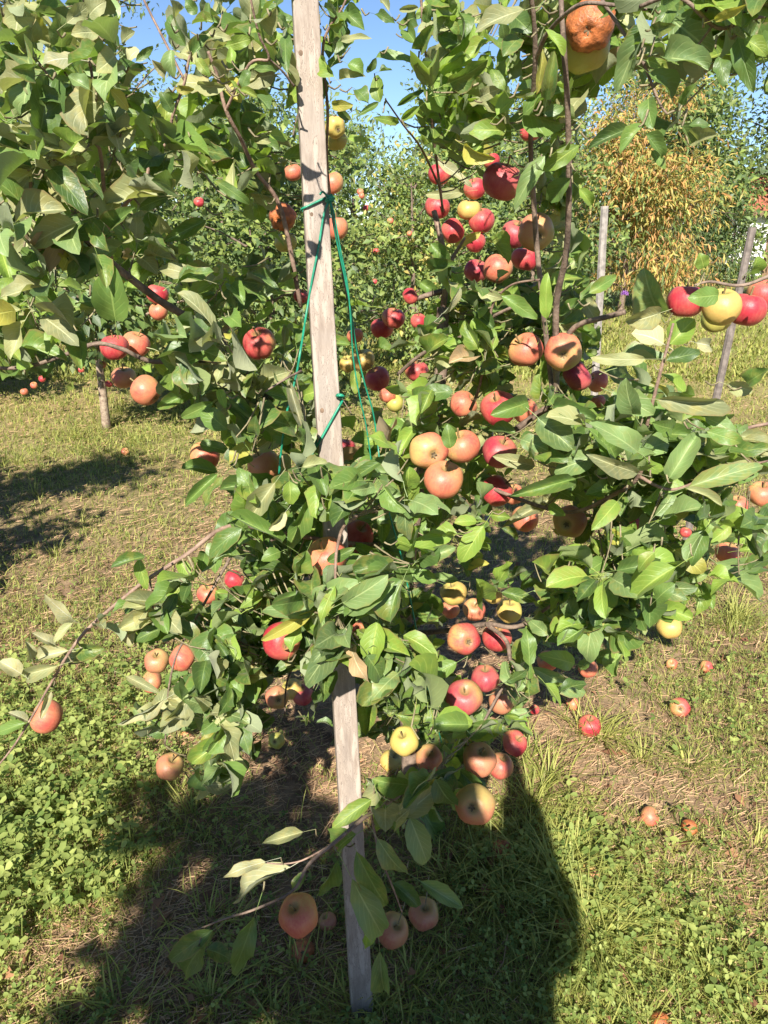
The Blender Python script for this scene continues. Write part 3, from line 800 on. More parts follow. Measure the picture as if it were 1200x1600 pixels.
# low white shed with a red tiled roof, at the right edge
def build_shed():
    X0, X1, Y0, Y1, H = 10.95, 17.5, 25.0, 28.5, 1.95
    root = tag(empty('white_shed', (X0, Y0, 0)), 'low white rendered shed with a red tiled roof at the end of the garden', 'shed')
    white = plain('white_render', (0.74, 0.73, 0.70), 0.85, 3.0, 0.06, 0.2)
    red = plain('red_clay_tile', (0.36, 0.125, 0.075), 0.8, 2.2, 0.35, 0.2)
    dk = plain('shed_window_glass', (0.03, 0.035, 0.04), 0.1)
    wd = plain('shed_door_wood', (0.20, 0.12, 0.07), 0.7, 8)
    def box(name, mat, x0, x1, y0, y1, z0, z1, parent=root, bev=0.01):
        bm = bmesh.new(); bmesh.ops.create_cube(bm, size=1)
        for v in bm.verts: v.co = ((x0 + x1) / 2 + v.co.x * (x1 - x0), (y0 + y1) / 2 + v.co.y * (y1 - y0), (z0 + z1) / 2 + v.co.z * (z1 - z0))
        bmesh.ops.bevel(bm, geom=bm.edges[:], offset=bev, segments=1, affect='EDGES')
        return bm_obj(name, bm, mat, parent)
    w, d = X1 - X0, Y1 - Y0
    box('wall', white, 0, w, 0, 0.2, 0, H); box('wall', white, 0, 0.2, 0.2, d - .2, 0, H); box('wall', white, w - .2, w, 0.2, d - .2, 0, H); box('wall', white, 0, w, d - .2, d, 0, H)
    # roof: rows of tiles over one slope
    bm = bmesh.new()
    rows, cols_ = 9, 26
    for r_ in range(rows):
        for c in range(cols_):
            y = -0.25 + r_ * (d + 0.5) / rows; z = H + 0.02 + r_ * 0.16
            m = Matrix.Translation((-0.2 + (c + .5) * (w + .4) / cols_, y + .25, z + .07 + random.uniform(-.008, .008))) @ Matrix.Rotation(0.40, 4, 'X') @ Matrix.Diagonal(((w + .4) / cols_ * .96, 0.55, 0.045, 1))
            bmesh.ops.create_cube(bm, size=1, matrix=m)
    rf = bm_obj('roof_tiles', bm, red, root); rf['kind'] = 'stuff'
    box('eaves_board', wd, -0.2, w + .2, -0.28, -0.24, H - .12, H + .03)
    fr = box('window', white, 3.0, 4.1, -0.05, -0.003, 0.8, 1.6); box('pane', dk, 3.08, 4.02, -0.062, -0.052, 0.88, 1.52, fr)
    dr = box('door', wd, 1.2, 2.1, -0.04, -0.003, 0.0, 1.8); box('handle', dk, 1.95, 2.0, -0.08, -0.042, 0.85, 0.95, dr)
build_shed()

# pale post of the next row and the little aster beside it
def build_post(name, label, base, top, w, mat, group=None):
    base = np.array(base); top = np.array(top)
    V, F = tube_np([base + (top - base) * t for t in np.linspace(0, 1, 12)], w / 2, w / 2 * .9, 8, 0.05)
    return tag(link(name, mesh_np(name, V, F, [mat], smooth=False)), label, 'stake', group)
pb = at(945, 540, 4.5); pt = at(945, 322, 4.5)
build_post('garden_stake', 'thin pale wooden stake standing before the orange peach tree', (pb[0], 4.5, -.05), pt, 0.05, plain('pale_post_wood', (0.27, 0.24, 0.21), 0.85, 30, 0.3))
pb = at(775, 560, 3.6); pt = at(777, 470, 3.6)
build_post('garden_stake', 'grey weathered stick behind the branch above the orange trio', (pb[0], 3.6, -.05), pt, 0.028, plain('grey_post_wood', (0.20, 0.185, 0.17), 0.9, 40, 0.3))
pb = at(1165, 470, 3.4); pt = at(1176, 355, 3.4)
build_post('garden_stake', 'greyish slanting stake behind the cluster of apples at the right edge', (pb[0] - .1, 3.4, -.05), pt, 0.038, plain('grey_brown_post_wood', (0.17, 0.14, 0.12), 0.9, 40, 0.3))

def build_aster():
    p = ground_at(970, 437 + 75)
    root = tag(empty('aster_plant', (p[0], p[1], 0)), 'small purple flower head on a stem beside the pale stake', 'flower')
    V, F = tube_np(smooth_path([(0, 0, -.02), (.02, 0, .25), (0, 0, .52)], 4), 0.006, 0.004, 5, 0)
    link('stem', mesh_np('stem', V, F, [LM['m']], uv=np.zeros((len(V), 2))), root)
    bm = bmesh.new()
    for k in range(28):
        a = k * 2.4; e = math.asin(1 - 1.2 * (k + .5) / 28)
        d = Vector((math.cos(a) * math.cos(e), math.sin(a) * math.cos(e), math.sin(e)))
        q = d.to_track_quat('Y', 'Z').to_matrix().to_4x4()
        m = Matrix.Translation(Vector((0, 0, .53)) + d * .035) @ q @ Matrix.Diagonal((.018, .06, .006, 1))
        bmesh.ops.create_cube(bm, size=1, matrix=m)
    bm_obj('petals', bm, plain('purple_petal', (0.30, 0.12, 0.42), 0.6), root)['kind'] = 'stuff'
build_aster()

# ------------------------------------------------------------------ the stake
ST_BOT = ground_at(566, 1588); ST_TOP = at(472, -60, 1.40)
def stake_at(z):
    t = (z - ST_BOT[2]) / (ST_TOP[2] - ST_BOT[2]); return ST_BOT + (ST_TOP - ST_BOT) * t
def build_stake():
    n = 90; V = []; 
    ax = ST_TOP - ST_BOT; Lh = np.linalg.norm(ax); T = ax / Lh
    ang = R(11)
    X = np.array((math.cos(ang), math.sin(ang), 0)); X -= T * X.dot(T); X /= np.linalg.norm(X)
    Yv = np.cross(T, X)
    hw0, hd0 = 0.0235, 0.0145
    ring = []
    for cx, cy in ((1, -1), (1, 1), (-1, 1), (-1, -1)):
        for k in range(3):
            a0 = {(1, -1): -90, (1, 1): 0, (-1, 1): 90, (-1, -1): 180}[(cx, cy)]
            ring.append((cx, cy, math.cos(R(a0 + 45 * k)), math.sin(R(a0 + 45 * k))))
    m = len(ring)
    for i in range(n + 1):
        t = i / n; s = -0.06 + t * (Lh + .06)
        hw = hw0 * (1.0 - 0.13 * t) * (1 + 0.02 * mnoise.noise((0, 0, s * 5))); hd = hd0 * (1 - .1 * t)
        ctr = ST_BOT + T * s + X * 0.002 * mnoise.noise((3, 0, s * 2.3))
        for j, (cx, cy, ex, ey) in enumerate(ring):
            b = 0.0022 + 0.0022 * max(0, mnoise.noise((cx * 7, cy * 3, s * 26))) + 0.002 * max(0, mnoise.noise((cx * 3, cy * 9, s * 70)))
            p = ctr + X * (cx * (hw - b) + ex * b) + Yv * (cy * (hd - b) + ey * b)
            p = p + X * 0.0006 * mnoise.noise((j, 1, s * 60))
            V.append(p)
    V = np.array(V) - ST_BOT
    F = np.array([(i * m + k, i * m + (k + 1) % m, (i + 1) * m + (k + 1) % m, (i + 1) * m + k) for i in range(n) for k in range(m)])
    caps = [np.array([tuple(range(m - 1, -1, -1)), tuple(range(n * m, n * m + m))])]
    o = link('wooden_stake', mesh_np('wooden_stake', V, [F] + caps, [WOOD], smooth=False), loc=ST_BOT)
    tag(o, 'tall weathered square wooden stake tied beside the apple tree, leaning slightly', 'stake')
    # knots in the wood, as slightly sunken dark ovals
    for px, py, r_ in ((470, 88, .0042), (487, 337, .0032), (503, 640, .0042)):
        zz = at(px, py, 1.3)[2]
        for _ in range(6):
            c = stake_at(zz); zz = at(px, py, c[1])[2]
        c = stake_at(zz); want = at(px, py, c[1] - .014)
        offx = (want - c).dot(X); offx = max(-.016, min(.016, offx))
        bm = bmesh.new(); bmesh.ops.create_icosphere(bm, subdivisions=2, radius=1)
        for v in bm.verts:
            q = c + X * (offx + v.co.x * r_) + T * v.co.y * r_ * 1.25 - Yv * (hd0 * (1 - .1 * (zz / Lh)) - .0006 + 0.0012 * v.co.z)
            v.co = Vector(q - ST_BOT)
        bm_obj('knot', bm, KNOT, o, True)
    return o, X, T, Yv
STAKE, SX, STV, SY = build_stake()

# ------------------------------------------------------------------ green cord tied round it
def on_stake(px, py, side='front'):
    """point on the stake's front face under that spot"""
    Y = 1.3
    for _ in range(8):
        p = at(px, py, Y); c = stake_at(p[2]); Y = c[1] - 0.0185
    return at(px, py, Y)

def cord(name, path, r, parent=None, n=5):
    V, F = tube_np(smooth_path(path, n), r, r, 7, 0.02)
    return link(name, mesh_np(name, V, F, [TWINE]), parent)

def stake_loop(px, py, tilt, r=0.0021):
    c = on_stake(px, py); z = c[2]; ctr = stake_at(z)
    hw, hd = 0.0255, 0.0170
    pts = []
    for k in range(25):
        a = 2 * math.pi * k / 24
        ca, sa = math.cos(a), math.sin(a)
        q = 1 / max(abs(ca) / hw, abs(sa) / hd)
        rad = min(q, 0.030)
        pts.append(ctr + SX * ca * rad + SY * sa * rad + STV * tilt * ca * rad)
    return [np.array(p) for p in pts], r

def knot_mesh(center, r, seed):
    rs = random.Random(seed); parts = []
    for k in range(4):
        a = rs.uniform(0, 6.28); ax = np.array((math.cos(a), math.sin(a) * .6, rs.uniform(-.6, .6))); ax /= np.linalg.norm(ax)
        b = np.cross(ax, (0.2, 0.3, .9)); b /= np.linalg.norm(b)
        pts = [center + (ax * math.cos(t) + b * math.sin(t)) * r * (1.1 + .15 * k) for t in np.linspace(0, 2 * math.pi, 13)]
        parts.append(tube_np(pts, r * .42, r * .42, 6, 0))
    return join_np(parts)

def build_cords():
    kn = on_stake(508, 312) + SX * .008
    root = tag(empty('green_cord', kn), 'green plastic cord looped round the stake near its top, three long ends hanging down', 'cord')
    def rel(pts): return [np.asarray(p) - kn for p in pts]
    lp, r = stake_loop(486, 318, 0.42)
    cord('loop', rel(lp), r, root, 1)
    V, F = knot_mesh(kn - kn, 0.0048, 3); link('knot', mesh_np('knot', V, F, [TWINE]), root)
    # short whiskers of the knot
    cord('cord_end', rel([kn, at(505, 300, kn[1] - .01), at(500, 304, kn[1] - .015)]), .0018, root)
    cord('cord_end', rel([kn, at(518, 322, kn[1] - .01), at(522, 334, kn[1] - .012)]), .0018, root)
    f = lambda px, py, d=0.0: on_stake(px, py) + np.array((0, -d, 0))
    cord('cord_end', rel([kn, f(506, 335), f(498, 385), f(489, 430), f(478, 495, .002), at(470, 545, 1.235), at(462, 590, 1.23), at(449, 640, 1.22), at(441, 690, 1.21), at(436, 740, 1.21)]), .0020, root)
    Yk = kn[1]
    cord('cord_end', rel([kn, at(520, 345, Yk), at(528, 385, Yk + .01), at(540, 440, Yk + .02), at(549, 490, Yk + .02), at(557, 545, Yk + .03), at(570, 600, Yk + .04), at(583, 645, Yk + .05), at(591, 700, Yk + .05), at(597, 760, 1.33), at(612, 815, 1.33), at(627, 870, 1.32), at(640, 930, 1.32), at(652, 990, 1.32), at(664, 1050, 1.31), at(676, 1105, 1.30), at(690, 1160, 1.28)]), .0016, root)
    cord('cord_end', rel([kn, at(523, 340, Yk - .004), at(533, 395, Yk - .004), at(543, 445, Yk), at(548, 500, Yk), at(552, 560, Yk + .01), at(562, 620, Yk + .01), at(572, 665, Yk + .02), at(580, 720, Yk + .02)]), .0014, root)
    k2 = on_stake(528, 619) + SX * .004
    root2 = tag(empty('green_cord', k2), 'short green cord tied lower round the stake just above the leaf cluster', 'cord')
    rel2 = lambda pts: [np.asarray(p) - k2 for p in pts]
    lp, r = stake_loop(508, 665, 1.55, .0024)
    cord('loop', rel2(lp), r, root2, 1)
    V, F = knot_mesh(k2 - k2, 0.0044, 5); link('knot', mesh_np('knot', V, F, [TWINE]), root2)
    cord('cord_end', rel2([on_stake(492, 695), at(488, 712, 1.2), at(486, 735, 1.2)]), .0022, root2)
build_cords()
# ------------------------------------------------------------------ apples: where each one hangs
# (px, py, apparent diameter, skin, pose, label)   pose: u stalk up, c eye end towards us, s lying over
APPLES = [
 (922, 40, 74, 'B', 'c', 'large wrinkled rotting apple at the top right, its dark eye turned to us'),
 (914, 76, 76, 'G', 'u', 'big green yellow apple half hidden under the rotting one at the top right'),
 (524, 199, 33, 'Y', 'c', 'small yellow apple just right of the stake top, upper of a hanging pair'),
 (525, 219, 35, 'G', 'u', 'greenish apple tucked under the yellow one right of the stake top'),
 (519, 287, 36, 'O', 'u', 'orange red apple peeping out right of the stake above the cord knot'),
 (441, 340, 42, 'B', 'c', 'shrivelled brown orange apple just left of the stake below the cord loop'),
 (526, 357, 37, 'O', 'u', 'orange red apple right of the stake just below the cord knot'),
 (447, 379, 36, 'G', 'u', 'green yellow apple under the shrivelled one left of the stake'),
 (458, 270, 28, 'O', 'u', 'red cheek of an apple mostly hidden behind the left edge of the stake'),
 (687, 272, 36, 'R', 'u', 'red apple at the upper left corner of the big red cluster'),
 (683, 324, 39, 'R', 'u', 'red apple under a pale leaf on the left side of the big red cluster'),
 (707, 361, 38, 'R', 's', 'tilted bright red apple at the lower left of the big red cluster'),
 (733, 328, 37, 'Y', 'u', 'yellow apple in the middle of the big red cluster'),
 (785, 284, 63, 'D', 'u', 'largest purple red apple of the big cluster, tall and half in shade'),
 (752, 345, 42, 'R', 'u', 'red apple half covered by the shade under the purple one'),
 (742, 295, 34, 'R', 'u', 'red apple squeezed between the leaf and the purple apple'),
 (743, 378, 32, 'R', 's', 'small red apple at the bottom of the big cluster, behind a yellow leaf'),
 (828, 206, 34, 'R', 'u', 'red apple behind the dark upright branch above the big cluster'),
 (838, 363, 57, 'T', 'c', 'shaded pinkish green apple with its eye showing, right of the big cluster'),
 (804, 366, 44, 'D', 'u', 'dusky red apple wedged left of the shaded pinkish green one'),
 (744, 423, 38, 'D', 'u', 'dull dark apple in shade below the big red cluster'),
 (778, 420, 46, 'O', 'u', 'orange apple beside the dull dark one below the big cluster'),
 (820, 405, 42, 'R', 'u', 'pink red apple below the shaded pinkish green one'),
 (768, 252, 26, 'R', 'u', 'red sliver of an apple above the purple one'),
 (179, 543, 44, 'R', 'u', 'round pink red apple at the left, left of a pair before the lawn'),
 (213, 538, 42, 'O', 'u', 'orange apple at the left, right of a pair before the lawn'),
 (228, 610, 48, 'O', 's', 'orange red apple with leaves lying over it, under the pair at the left'),
 (193, 590, 38, 'T', 'u', 'pale pinkish apple in the leaves under the left pair'),
 (246, 460, 34, 'R', 'u', 'red apple crossed by a dark twig in the left branches'),
 (248, 486, 30, 'O', 'u', 'orange red apple below the twig in the left branches'),
 (405, 537, 52, 'R', 'u', 'single bright red apple left of the stake with a leaf shadow on it'),
 (320, 713, 46, 'O', 'u', 'orange red apple half under a leaf above the bare lawn'),
 (615, 497, 37, 'R', 'u', 'glossy red apple above another, right of the stake at mid height'),
 (597, 513, 36, 'R', 'u', 'red apple set behind the glossy one right of the stake'),
 (654, 502, 26, 'R', 'u', 'small red apple by the cut branch stub'),
 (641, 463, 26, 'R', 's', 'small red apple under the leaf near the cut branch'),
 (543, 569, 26, 'Y', 'u', 'small yellow apple against the cords right of the stake'),
 (568, 563, 38, 'Y', 'u', 'yellow apple with an orange flush behind the cords'),
 (555, 525, 26, 'O', 'u', 'orange apple in the leaves above the yellow ones by the cords'),
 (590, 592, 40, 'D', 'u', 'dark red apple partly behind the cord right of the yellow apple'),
 (605, 618, 26, 'O', 'u', 'orange bit of apple under the dark red one by the cord'),
 (617, 630, 28, 'G', 'u', 'small green yellow apple above the orange trio'),
 (651, 580, 38, 'R', 'u', 'red apple with leaves in front, under the thin bare branch'),
 (470, 463, 24, 'D', 'u', 'dark red apple close to the left edge of the stake'),
 (724, 632, 44, 'O', 's', 'orange apple crossed by a twig, above right of the orange trio'),
 (779, 638, 56, 'R', 'u', 'large orange red apple half under a long leaf right of the trio'),
 (820, 642, 40, 'O', 'u', 'orange apple at the right end of the row above the trio'),
 (670, 705, 60, 'O', 'c', 'left apple of the sunlit orange trio'),
 (723, 698, 55, 'O', 'u', 'right apple of the sunlit orange trio'),
 (693, 750, 62, 'O', 'u', 'lowest apple of the sunlit orange trio'),
 (780, 706, 54, 'D', 'u', 'dark red apple in shade right of the orange trio'),
 (776, 767, 50, 'R', 's', 'crimson apple crossed by a thin twig below the dark one'),
 (801, 772, 36, 'O', 'u', 'orange apple hidden under the curled leaves right of the crimson one'),
 (540, 700, 32, 'R', 'u', 'red strip of an apple against the right edge of the stake'),
 (413, 727, 52, 'T', 'u', 'brownish apple in deep shade left of the stake'),
 (822, 547, 54, 'O', 's', 'orange pink apple with a leaf across it, left of the pink one'),
 (880, 550, 59, 'O', 'c', 'big pink orange apple under a rosette of leaves, right of centre'),
 (902, 588, 50, 'D', 's', 'dark red elongated apple below the big pink orange one'),
 (934, 596, 34, 'O', 's', 'red and orange apple at the end of the dark one'),
 (935, 627, 22, 'O', 'u', 'small orange apple in the bright leaves under the dark one'),
 (1071, 471, 57, 'R', 'u', 'red apple with a leaf lying over it, first of the cluster at the right edge'),
 (1127, 480, 59, 'Y', 'u', 'yellow orange apple with a leaf shadow, in the cluster at the right edge'),
 (1120, 500, 46, 'G', 'u', 'shaded apple tucked under the yellow one of the right edge cluster'),
 (1166, 484, 58, 'R', 'u', 'glossy red apple right of the yellow one at the right edge'),
 (1193, 460, 50, 'R', 'u', 'red apple cut by the right edge of the picture'),
 (890, 815, 52, 'T', 'c', 'brownish red apple in the shade under the long curled leaf'),
 (820, 811, 42, 'O', 'u', 'orange apple in shade under the long curled leaf'),
 (1136, 864, 38, 'O', 'u', 'orange apple under leaves near the right edge, low down'),
 (1071, 832, 18, 'R', 'u', 'small red apple glimpsed among the leaves at the lower right'),
 (992, 817, 26, 'D', 'u', 'dark red apple glimpsed in the shade behind the big leaf'),
 (1046, 980, 38, 'Y', 'u', 'pale yellow apple behind the hanging leaf at the lower right'),
 (1153, 790, 32, 'O', 'u', 'orange brown apple in the leaves at the right edge'),
 (1191, 772, 44, 'O', 'u', 'orange apple by the right edge above the lawn'),
 (510, 870, 64, 'O', 'u', 'big orange apple in front of the stake, covered by leaves'),
 (558, 838, 52, 'D', 'u', 'brown red apple in shade behind the leaves right of the big orange one'),
 (560, 980, 24, 'O', 'u', 'small orange bit of apple beside the stake under the big leaf'),
 (440, 1002, 60, 'R', 'c', 'bright orange red apple under the big leaf left of the stake'),
 (433, 1090, 37, 'T', 'c', 'brownish apple with its eye showing, left of a shaded trio'),
 (456, 1077, 34, 'Y', 'u', 'yellowish apple in the middle of the shaded trio left of the stake'),
 (473, 1086, 34, 'D', 'u', 'dark red apple at the right of the shaded trio left of the stake'),
 (432, 1157, 26, 'G', 'c', 'small green yellow apple hanging low left of the stake'),
 (459, 1150, 32, 'G', 'u', 'tan green apple hanging low beside the small green one'),
 (709, 927, 42, 'Y', 'u', 'pale yellow apple under a leaf rosette right of the cord'),
 (703, 953, 30, 'O', 'u', 'orange apple slice under the pale yellow one'),
 (741, 953, 36, 'O', 'u', 'orange apple in leaf shade right of the pale yellow one'),
 (796, 955, 40, 'Y', 'u', 'yellow apple under a leaf by the knobbly brown branch'),
 (770, 930, 28, 'Y', 'u', 'yellow apple peeping above the knobbly brown branch'),
 (725, 998, 51, 'R', 'c', 'red and yellow apple with its eye to the lower left, below the pale yellow one'),
 (776, 997, 46, 'R', 'u', 'red apple beneath the knobbly brown branch'),
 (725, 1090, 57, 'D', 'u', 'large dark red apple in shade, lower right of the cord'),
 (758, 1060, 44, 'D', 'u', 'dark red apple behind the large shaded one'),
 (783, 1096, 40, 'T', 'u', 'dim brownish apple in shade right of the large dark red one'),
 (632, 1158, 46, 'Y', 'u', 'pale yellow apple right of the stake near the ground'),
 (611, 1190, 36, 'Y', 'u', 'glowing yellow orange apple right of the stake near the ground'),
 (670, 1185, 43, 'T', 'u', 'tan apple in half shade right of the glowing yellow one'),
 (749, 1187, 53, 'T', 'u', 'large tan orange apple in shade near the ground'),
 (782, 1197, 40, 'O', 'u', 'orange red apple behind the large tan one'),
 (804, 1161, 40, 'R', 'u', 'pink red apple at the right end of the low shaded group'),
 (742, 1257, 63, 'T', 'c', 'pink tan apple with its eye showing, lowest of the shaded group'),
 (695, 1277, 38, 'Y', 'u', 'yellow apple under leaves beside the pink tan one'),
 (467, 1430, 63, 'O', 'u', 'large orange red apple hanging alone left of the stake foot'),
 (613, 1454, 51, 'T', 'u', 'tan apple hanging under a grey leaf right of the stake foot'),
 (662, 1428, 48, 'T', 'u', 'tan orange apple hanging beside the grey leaf right of the stake foot'),
 (325, 928, 34, 'O', 'u', 'orange apple with a leaf at its side above the lower left branch'),
 (366, 906, 32, 'R', 's', 'red apple under a leaf above the lower left branch'),
 (245, 1033, 39, 'T', 'u', 'left apple of the pair hanging on the lower left branch'),
 (285, 1028, 42, 'O', 's', 'right apple of the pair hanging on the lower left branch'),
 (237, 1065, 36, 'O', 's', 'orange apple under the pair on the lower left branch'),
 (73, 1120, 52, 'O', 's', 'orange red apple with a leaf shadow, farthest left on the low branch'),
 (240, 1190, 34, 'R', 'u', 'red apple low at the left, left of a half shaded pair'),
 (265, 1198, 43, 'T', 'u', 'tan apple low at the left, right of a half shaded pair'),
 (289, 1161, 34, 'O', 'u', 'orange apple above the half shaded pair low at the left'),
 (856, 1033, 34, 'O', 's', 'orange apple strip under the long leaf at the lower right'),
 (919, 1045, 30, 'O', 'u', 'orange apple hanging at the tip of the leaves above the right lawn'),
 (835, 1109, 16, 'R', 'u', 'small red apple among the low leaves beside the right lawn'),
]
FALLEN = [
 (1063, 1100, 31, 'R', 'red apple lying on the lawn at the right, farther of two'),
 (921, 1137, 35, 'R', 'red streaked apple lying in the grass at the edge of the shade'),
 (1105, 1035, 20, 'R', 'small red fallen apple farthest away on the right lawn'),
 (1051, 1031, 15, 'O', 'small orange fallen apple half buried in the grass under the leaves'),
 (1015, 1277, 30, 'O', 'orange red apple lying on the sunny grass at the right'),
 (920, 1368, 33, 'T', 'tan apple lying in the long tuft of grass'),
 (785, 1333, 38, 'B', 'brown rotten apple lying in the shaded grass'),
 (472, 1486, 36, 'B', 'rotten brown apple on the ground beneath the large hanging one'),
 (878, 1442, 28, 'B', 'shrunken brown apple at the shade line near the bottom'),
 (1035, 1590, 27, 'B', 'brown red apple cut by the bottom edge of the picture'),
 (1078, 1289, 20, 'B', 'flattened brown apple right of the orange one on the sunny grass'),
 (895, 1098, 22, 'O', 'orange apple sunk in the bare patch at the shade edge'),
 (195, 703, 13, 'O', 'small orange apple fallen on the left lawn near the thin trunk'),
 (512, 1443, 22, 'T', 'tan fallen apple seen left of the stake foot'),
]
APPLE_D = 0.073
def apple_Y(px, py, d):
    r = ray(px, py); D = APPLE_D * (0.93 if d < 30 else 1.0)
    slant = D * FPX / d
    slant *= math.hypot(1, math.hypot((px - 600) / FPX, (800 - py) / FPX))   # along the axis -> along the ray
    return float(np.clip(slant * r[1] / np.linalg.norm(r), 0.80, 2.15))
AP = []
for a in APPLES:
    Y = apple_Y(*a[:3])
    if a[2] < 30: Y = min(Y, 1.75)
    if any(w in a[5] for w in ('under the rotting', 'under the yellow', 'set behind', 'tucked', 'behind the')): Y += 0.06
    if a[0] == 922: Y -= 0.03
    AP.append((a, at(a[0], a[1], Y), Y))
AP_PX = np.array([(a[0], a[1], a[2] / 2) for a, _, _ in AP]); AP_Y = np.array([y for _, _, y in AP])

SUNV = np.array(to_sun)
AP_W = np.array([l for _, l, _ in AP]); AP_R = np.full(len(AP), .034); AP_SUN = np.array([a[3] in 'ROY' for a, _, _ in AP])

def apple_mesh(seed, shrivel=0.0):
    rs = random.Random(seed); nu, nv = 26, 16
    V = []; 
    lob = rs.uniform(0.025, 0.06); ph = rs.uniform(0, 6.28); tall = rs.uniform(0.82, 1.0); skew = rs.uniform(-.10, .10)
    for j in range(1, nv):
        t = math.pi * j / nv
        for i in range(nu):
            a = 2 * math.pi * i / nu
            rr = math.sin(t) ** 0.92 * (1 + 0.05 * math.cos(t)) 
            z = math.cos(t) * tall
            rad = rr * (1 + lob * math.cos(5 * a + ph) * (0.35 + 0.65 * (1 - math.cos(t)) / 2) + 0.02 * math.cos(2 * a + ph))
            z -= 0.36 * math.exp(-(rr / 0.30) ** 2) * (1 if t < math.pi / 2 else 0)
            z += 0.24 * math.exp(-(rr / 0.27) ** 2) * (1 if t > math.pi / 2 else 0)
            p = Vector((rad * math.cos(a) + skew * z, rad * math.sin(a), z))
            if shrivel:
                w = math.sin(9 * a + 2 * math.sin(3 * t)) * 0.5 + mnoise.noise(p * 2.3 + Vector((seed, 0, 0)))
                p *= 1 + shrivel * 0.07 * w * math.sin(t)
                p *= 1 + shrivel * 0.05 * mnoise.noise(p * 5)
            V.append(p)
    top = len(V); V.append(Vector((0, 0, tall - 0.40))); V.append(Vector((0, 0, -tall + 0.26)))
    Q = [(j * nu + i, j * nu + (i + 1) % nu, (j - 1) * nu + (i + 1) % nu, (j - 1) * nu + i) for j in range(1, nv - 1) for i in range(nu)]
    Tt = [(top, i, (i + 1) % nu) for i in range(nu)] + [(top + 1, (nv - 2) * nu + (i + 1) % nu, (nv - 2) * nu + i) for i in range(nu)]
    return np.array([tuple(v) for v in V]), [np.array(Q), np.array(Tt)], tall
APPLE_GEO = [apple_mesh(k) for k in range(5)] + [apple_mesh(20 + k, 1.0) for k in range(3)]
APPLE_ME = {}
def apple_data(k, skin):
    if (k, skin) not in APPLE_ME:
        V, F, _ = APPLE_GEO[k]; APPLE_ME[(k, skin)] = mesh_np('apple', V, F, [AM[skin]])
    return APPLE_ME[(k, skin)]
pv, pf = tube_np(smooth_path([(0, 0, .50), (.03, 0, .85), (.12, .04, 1.25)], 4), 0.045, 0.06, 6, 0.05)
STALK_ME = mesh_np('stalk', pv, pf, [STALK])
def calyx_mesh():
    bm = bmesh.new()
    for k in range(5):
        a = k * 2 * math.pi / 5
        m = Matrix.Rotation(a, 4, 'Z') @ Matrix.Translation((0.07, 0, -0.72)) @ Matrix.Rotation(R(38), 4, 'Y') @ Matrix.Diagonal((.17, .06, .022, 1))
        bmesh.ops.create_icosphere(bm, subdivisions=1, radius=1, matrix=m)
    me = bpy.data.meshes.new('calyx'); bm.to_mesh(me); bm.free(); me.materials.append(CALYX); return me
CALYX_ME = calyx_mesh()

def place_apple(loc, diam, skin, pose, label, group, seed, parts=True):
    rs = random.Random(seed * 13 + 5)
    k = 5 + seed % 3 if skin == 'B' else seed % 5
    o = link('apple', apple_data(k, skin), loc=loc)
    o.scale = (diam / 2,) * 3
    view = Vector((0, 0, CAM_H)) - Vector(loc); view.normalize()
    if pose == 'u': up = Vector((rs.uniform(-.45, .45), rs.uniform(-.50, .12), 1))
    elif pose == 'c': up = Vector((rs.uniform(-.35, .35), 0, 0.25)) - view * rs.uniform(.8, 1.2)
    else: up = Vector((rs.choice((-1, 1)) * rs.uniform(.5, 1.0), rs.uniform(-.3, .2), .55))
    up.normalize()
    # the blushed cheek (+X) grew towards the light, which here comes from behind the viewer
    cheek = Vector((-to_sun.x * 0 + rs.uniform(-.75, .75), -0.75, rs.uniform(-.1, .65)))
    x = cheek - up * cheek.dot(up); x.normalize(); y = up.cross(x)
    o.rotation_euler = Matrix((x, y, up)).transposed().to_euler()
    tag(o, label, 'apple', group)
    if parts:
        link('stalk', STALK_ME, o)
        if skin != 'B' or pose == 'c': link('calyx', CALYX_ME, o)
    return o, up

# ------------------------------------------------------------------ the apple tree
TREE_BASE = ground_at(648, 1300)
TREE = tag(empty('apple_tree', (TREE_BASE[0], TREE_BASE[1], 0)), 'apple tree laden with ripe fruit behind the wooden stake', 'tree')
TB = np.array((TREE_BASE[0], TREE_BASE[1], 0.0))
def branch(name, pts, r0, r1, mat, n=6, sides=8, jit=0.07):
    """pts: (px, py, Y)"""
    P = [at(*p) - TB for p in pts]
    V, F = tube_np(smooth_path(P, n), r0, r1, sides, jit)
    return link(name, mesh_np(name, V, F, [mat]), TREE)

SKEL = []   # points of the wood, for spurs to grow from
def br(pts, r0, r1, mat=BARK, name='branch', n=6):
    if name != 'trunk': r0, r1 = r0 * (.5 if name == 'shoot' else .6), r1 * (.55 if name == 'shoot' else .6)
    for q in smooth_path([at(*p) for p in pts], 8): SKEL.append(q)
    return branch(name, pts, r0, r1, mat, n)

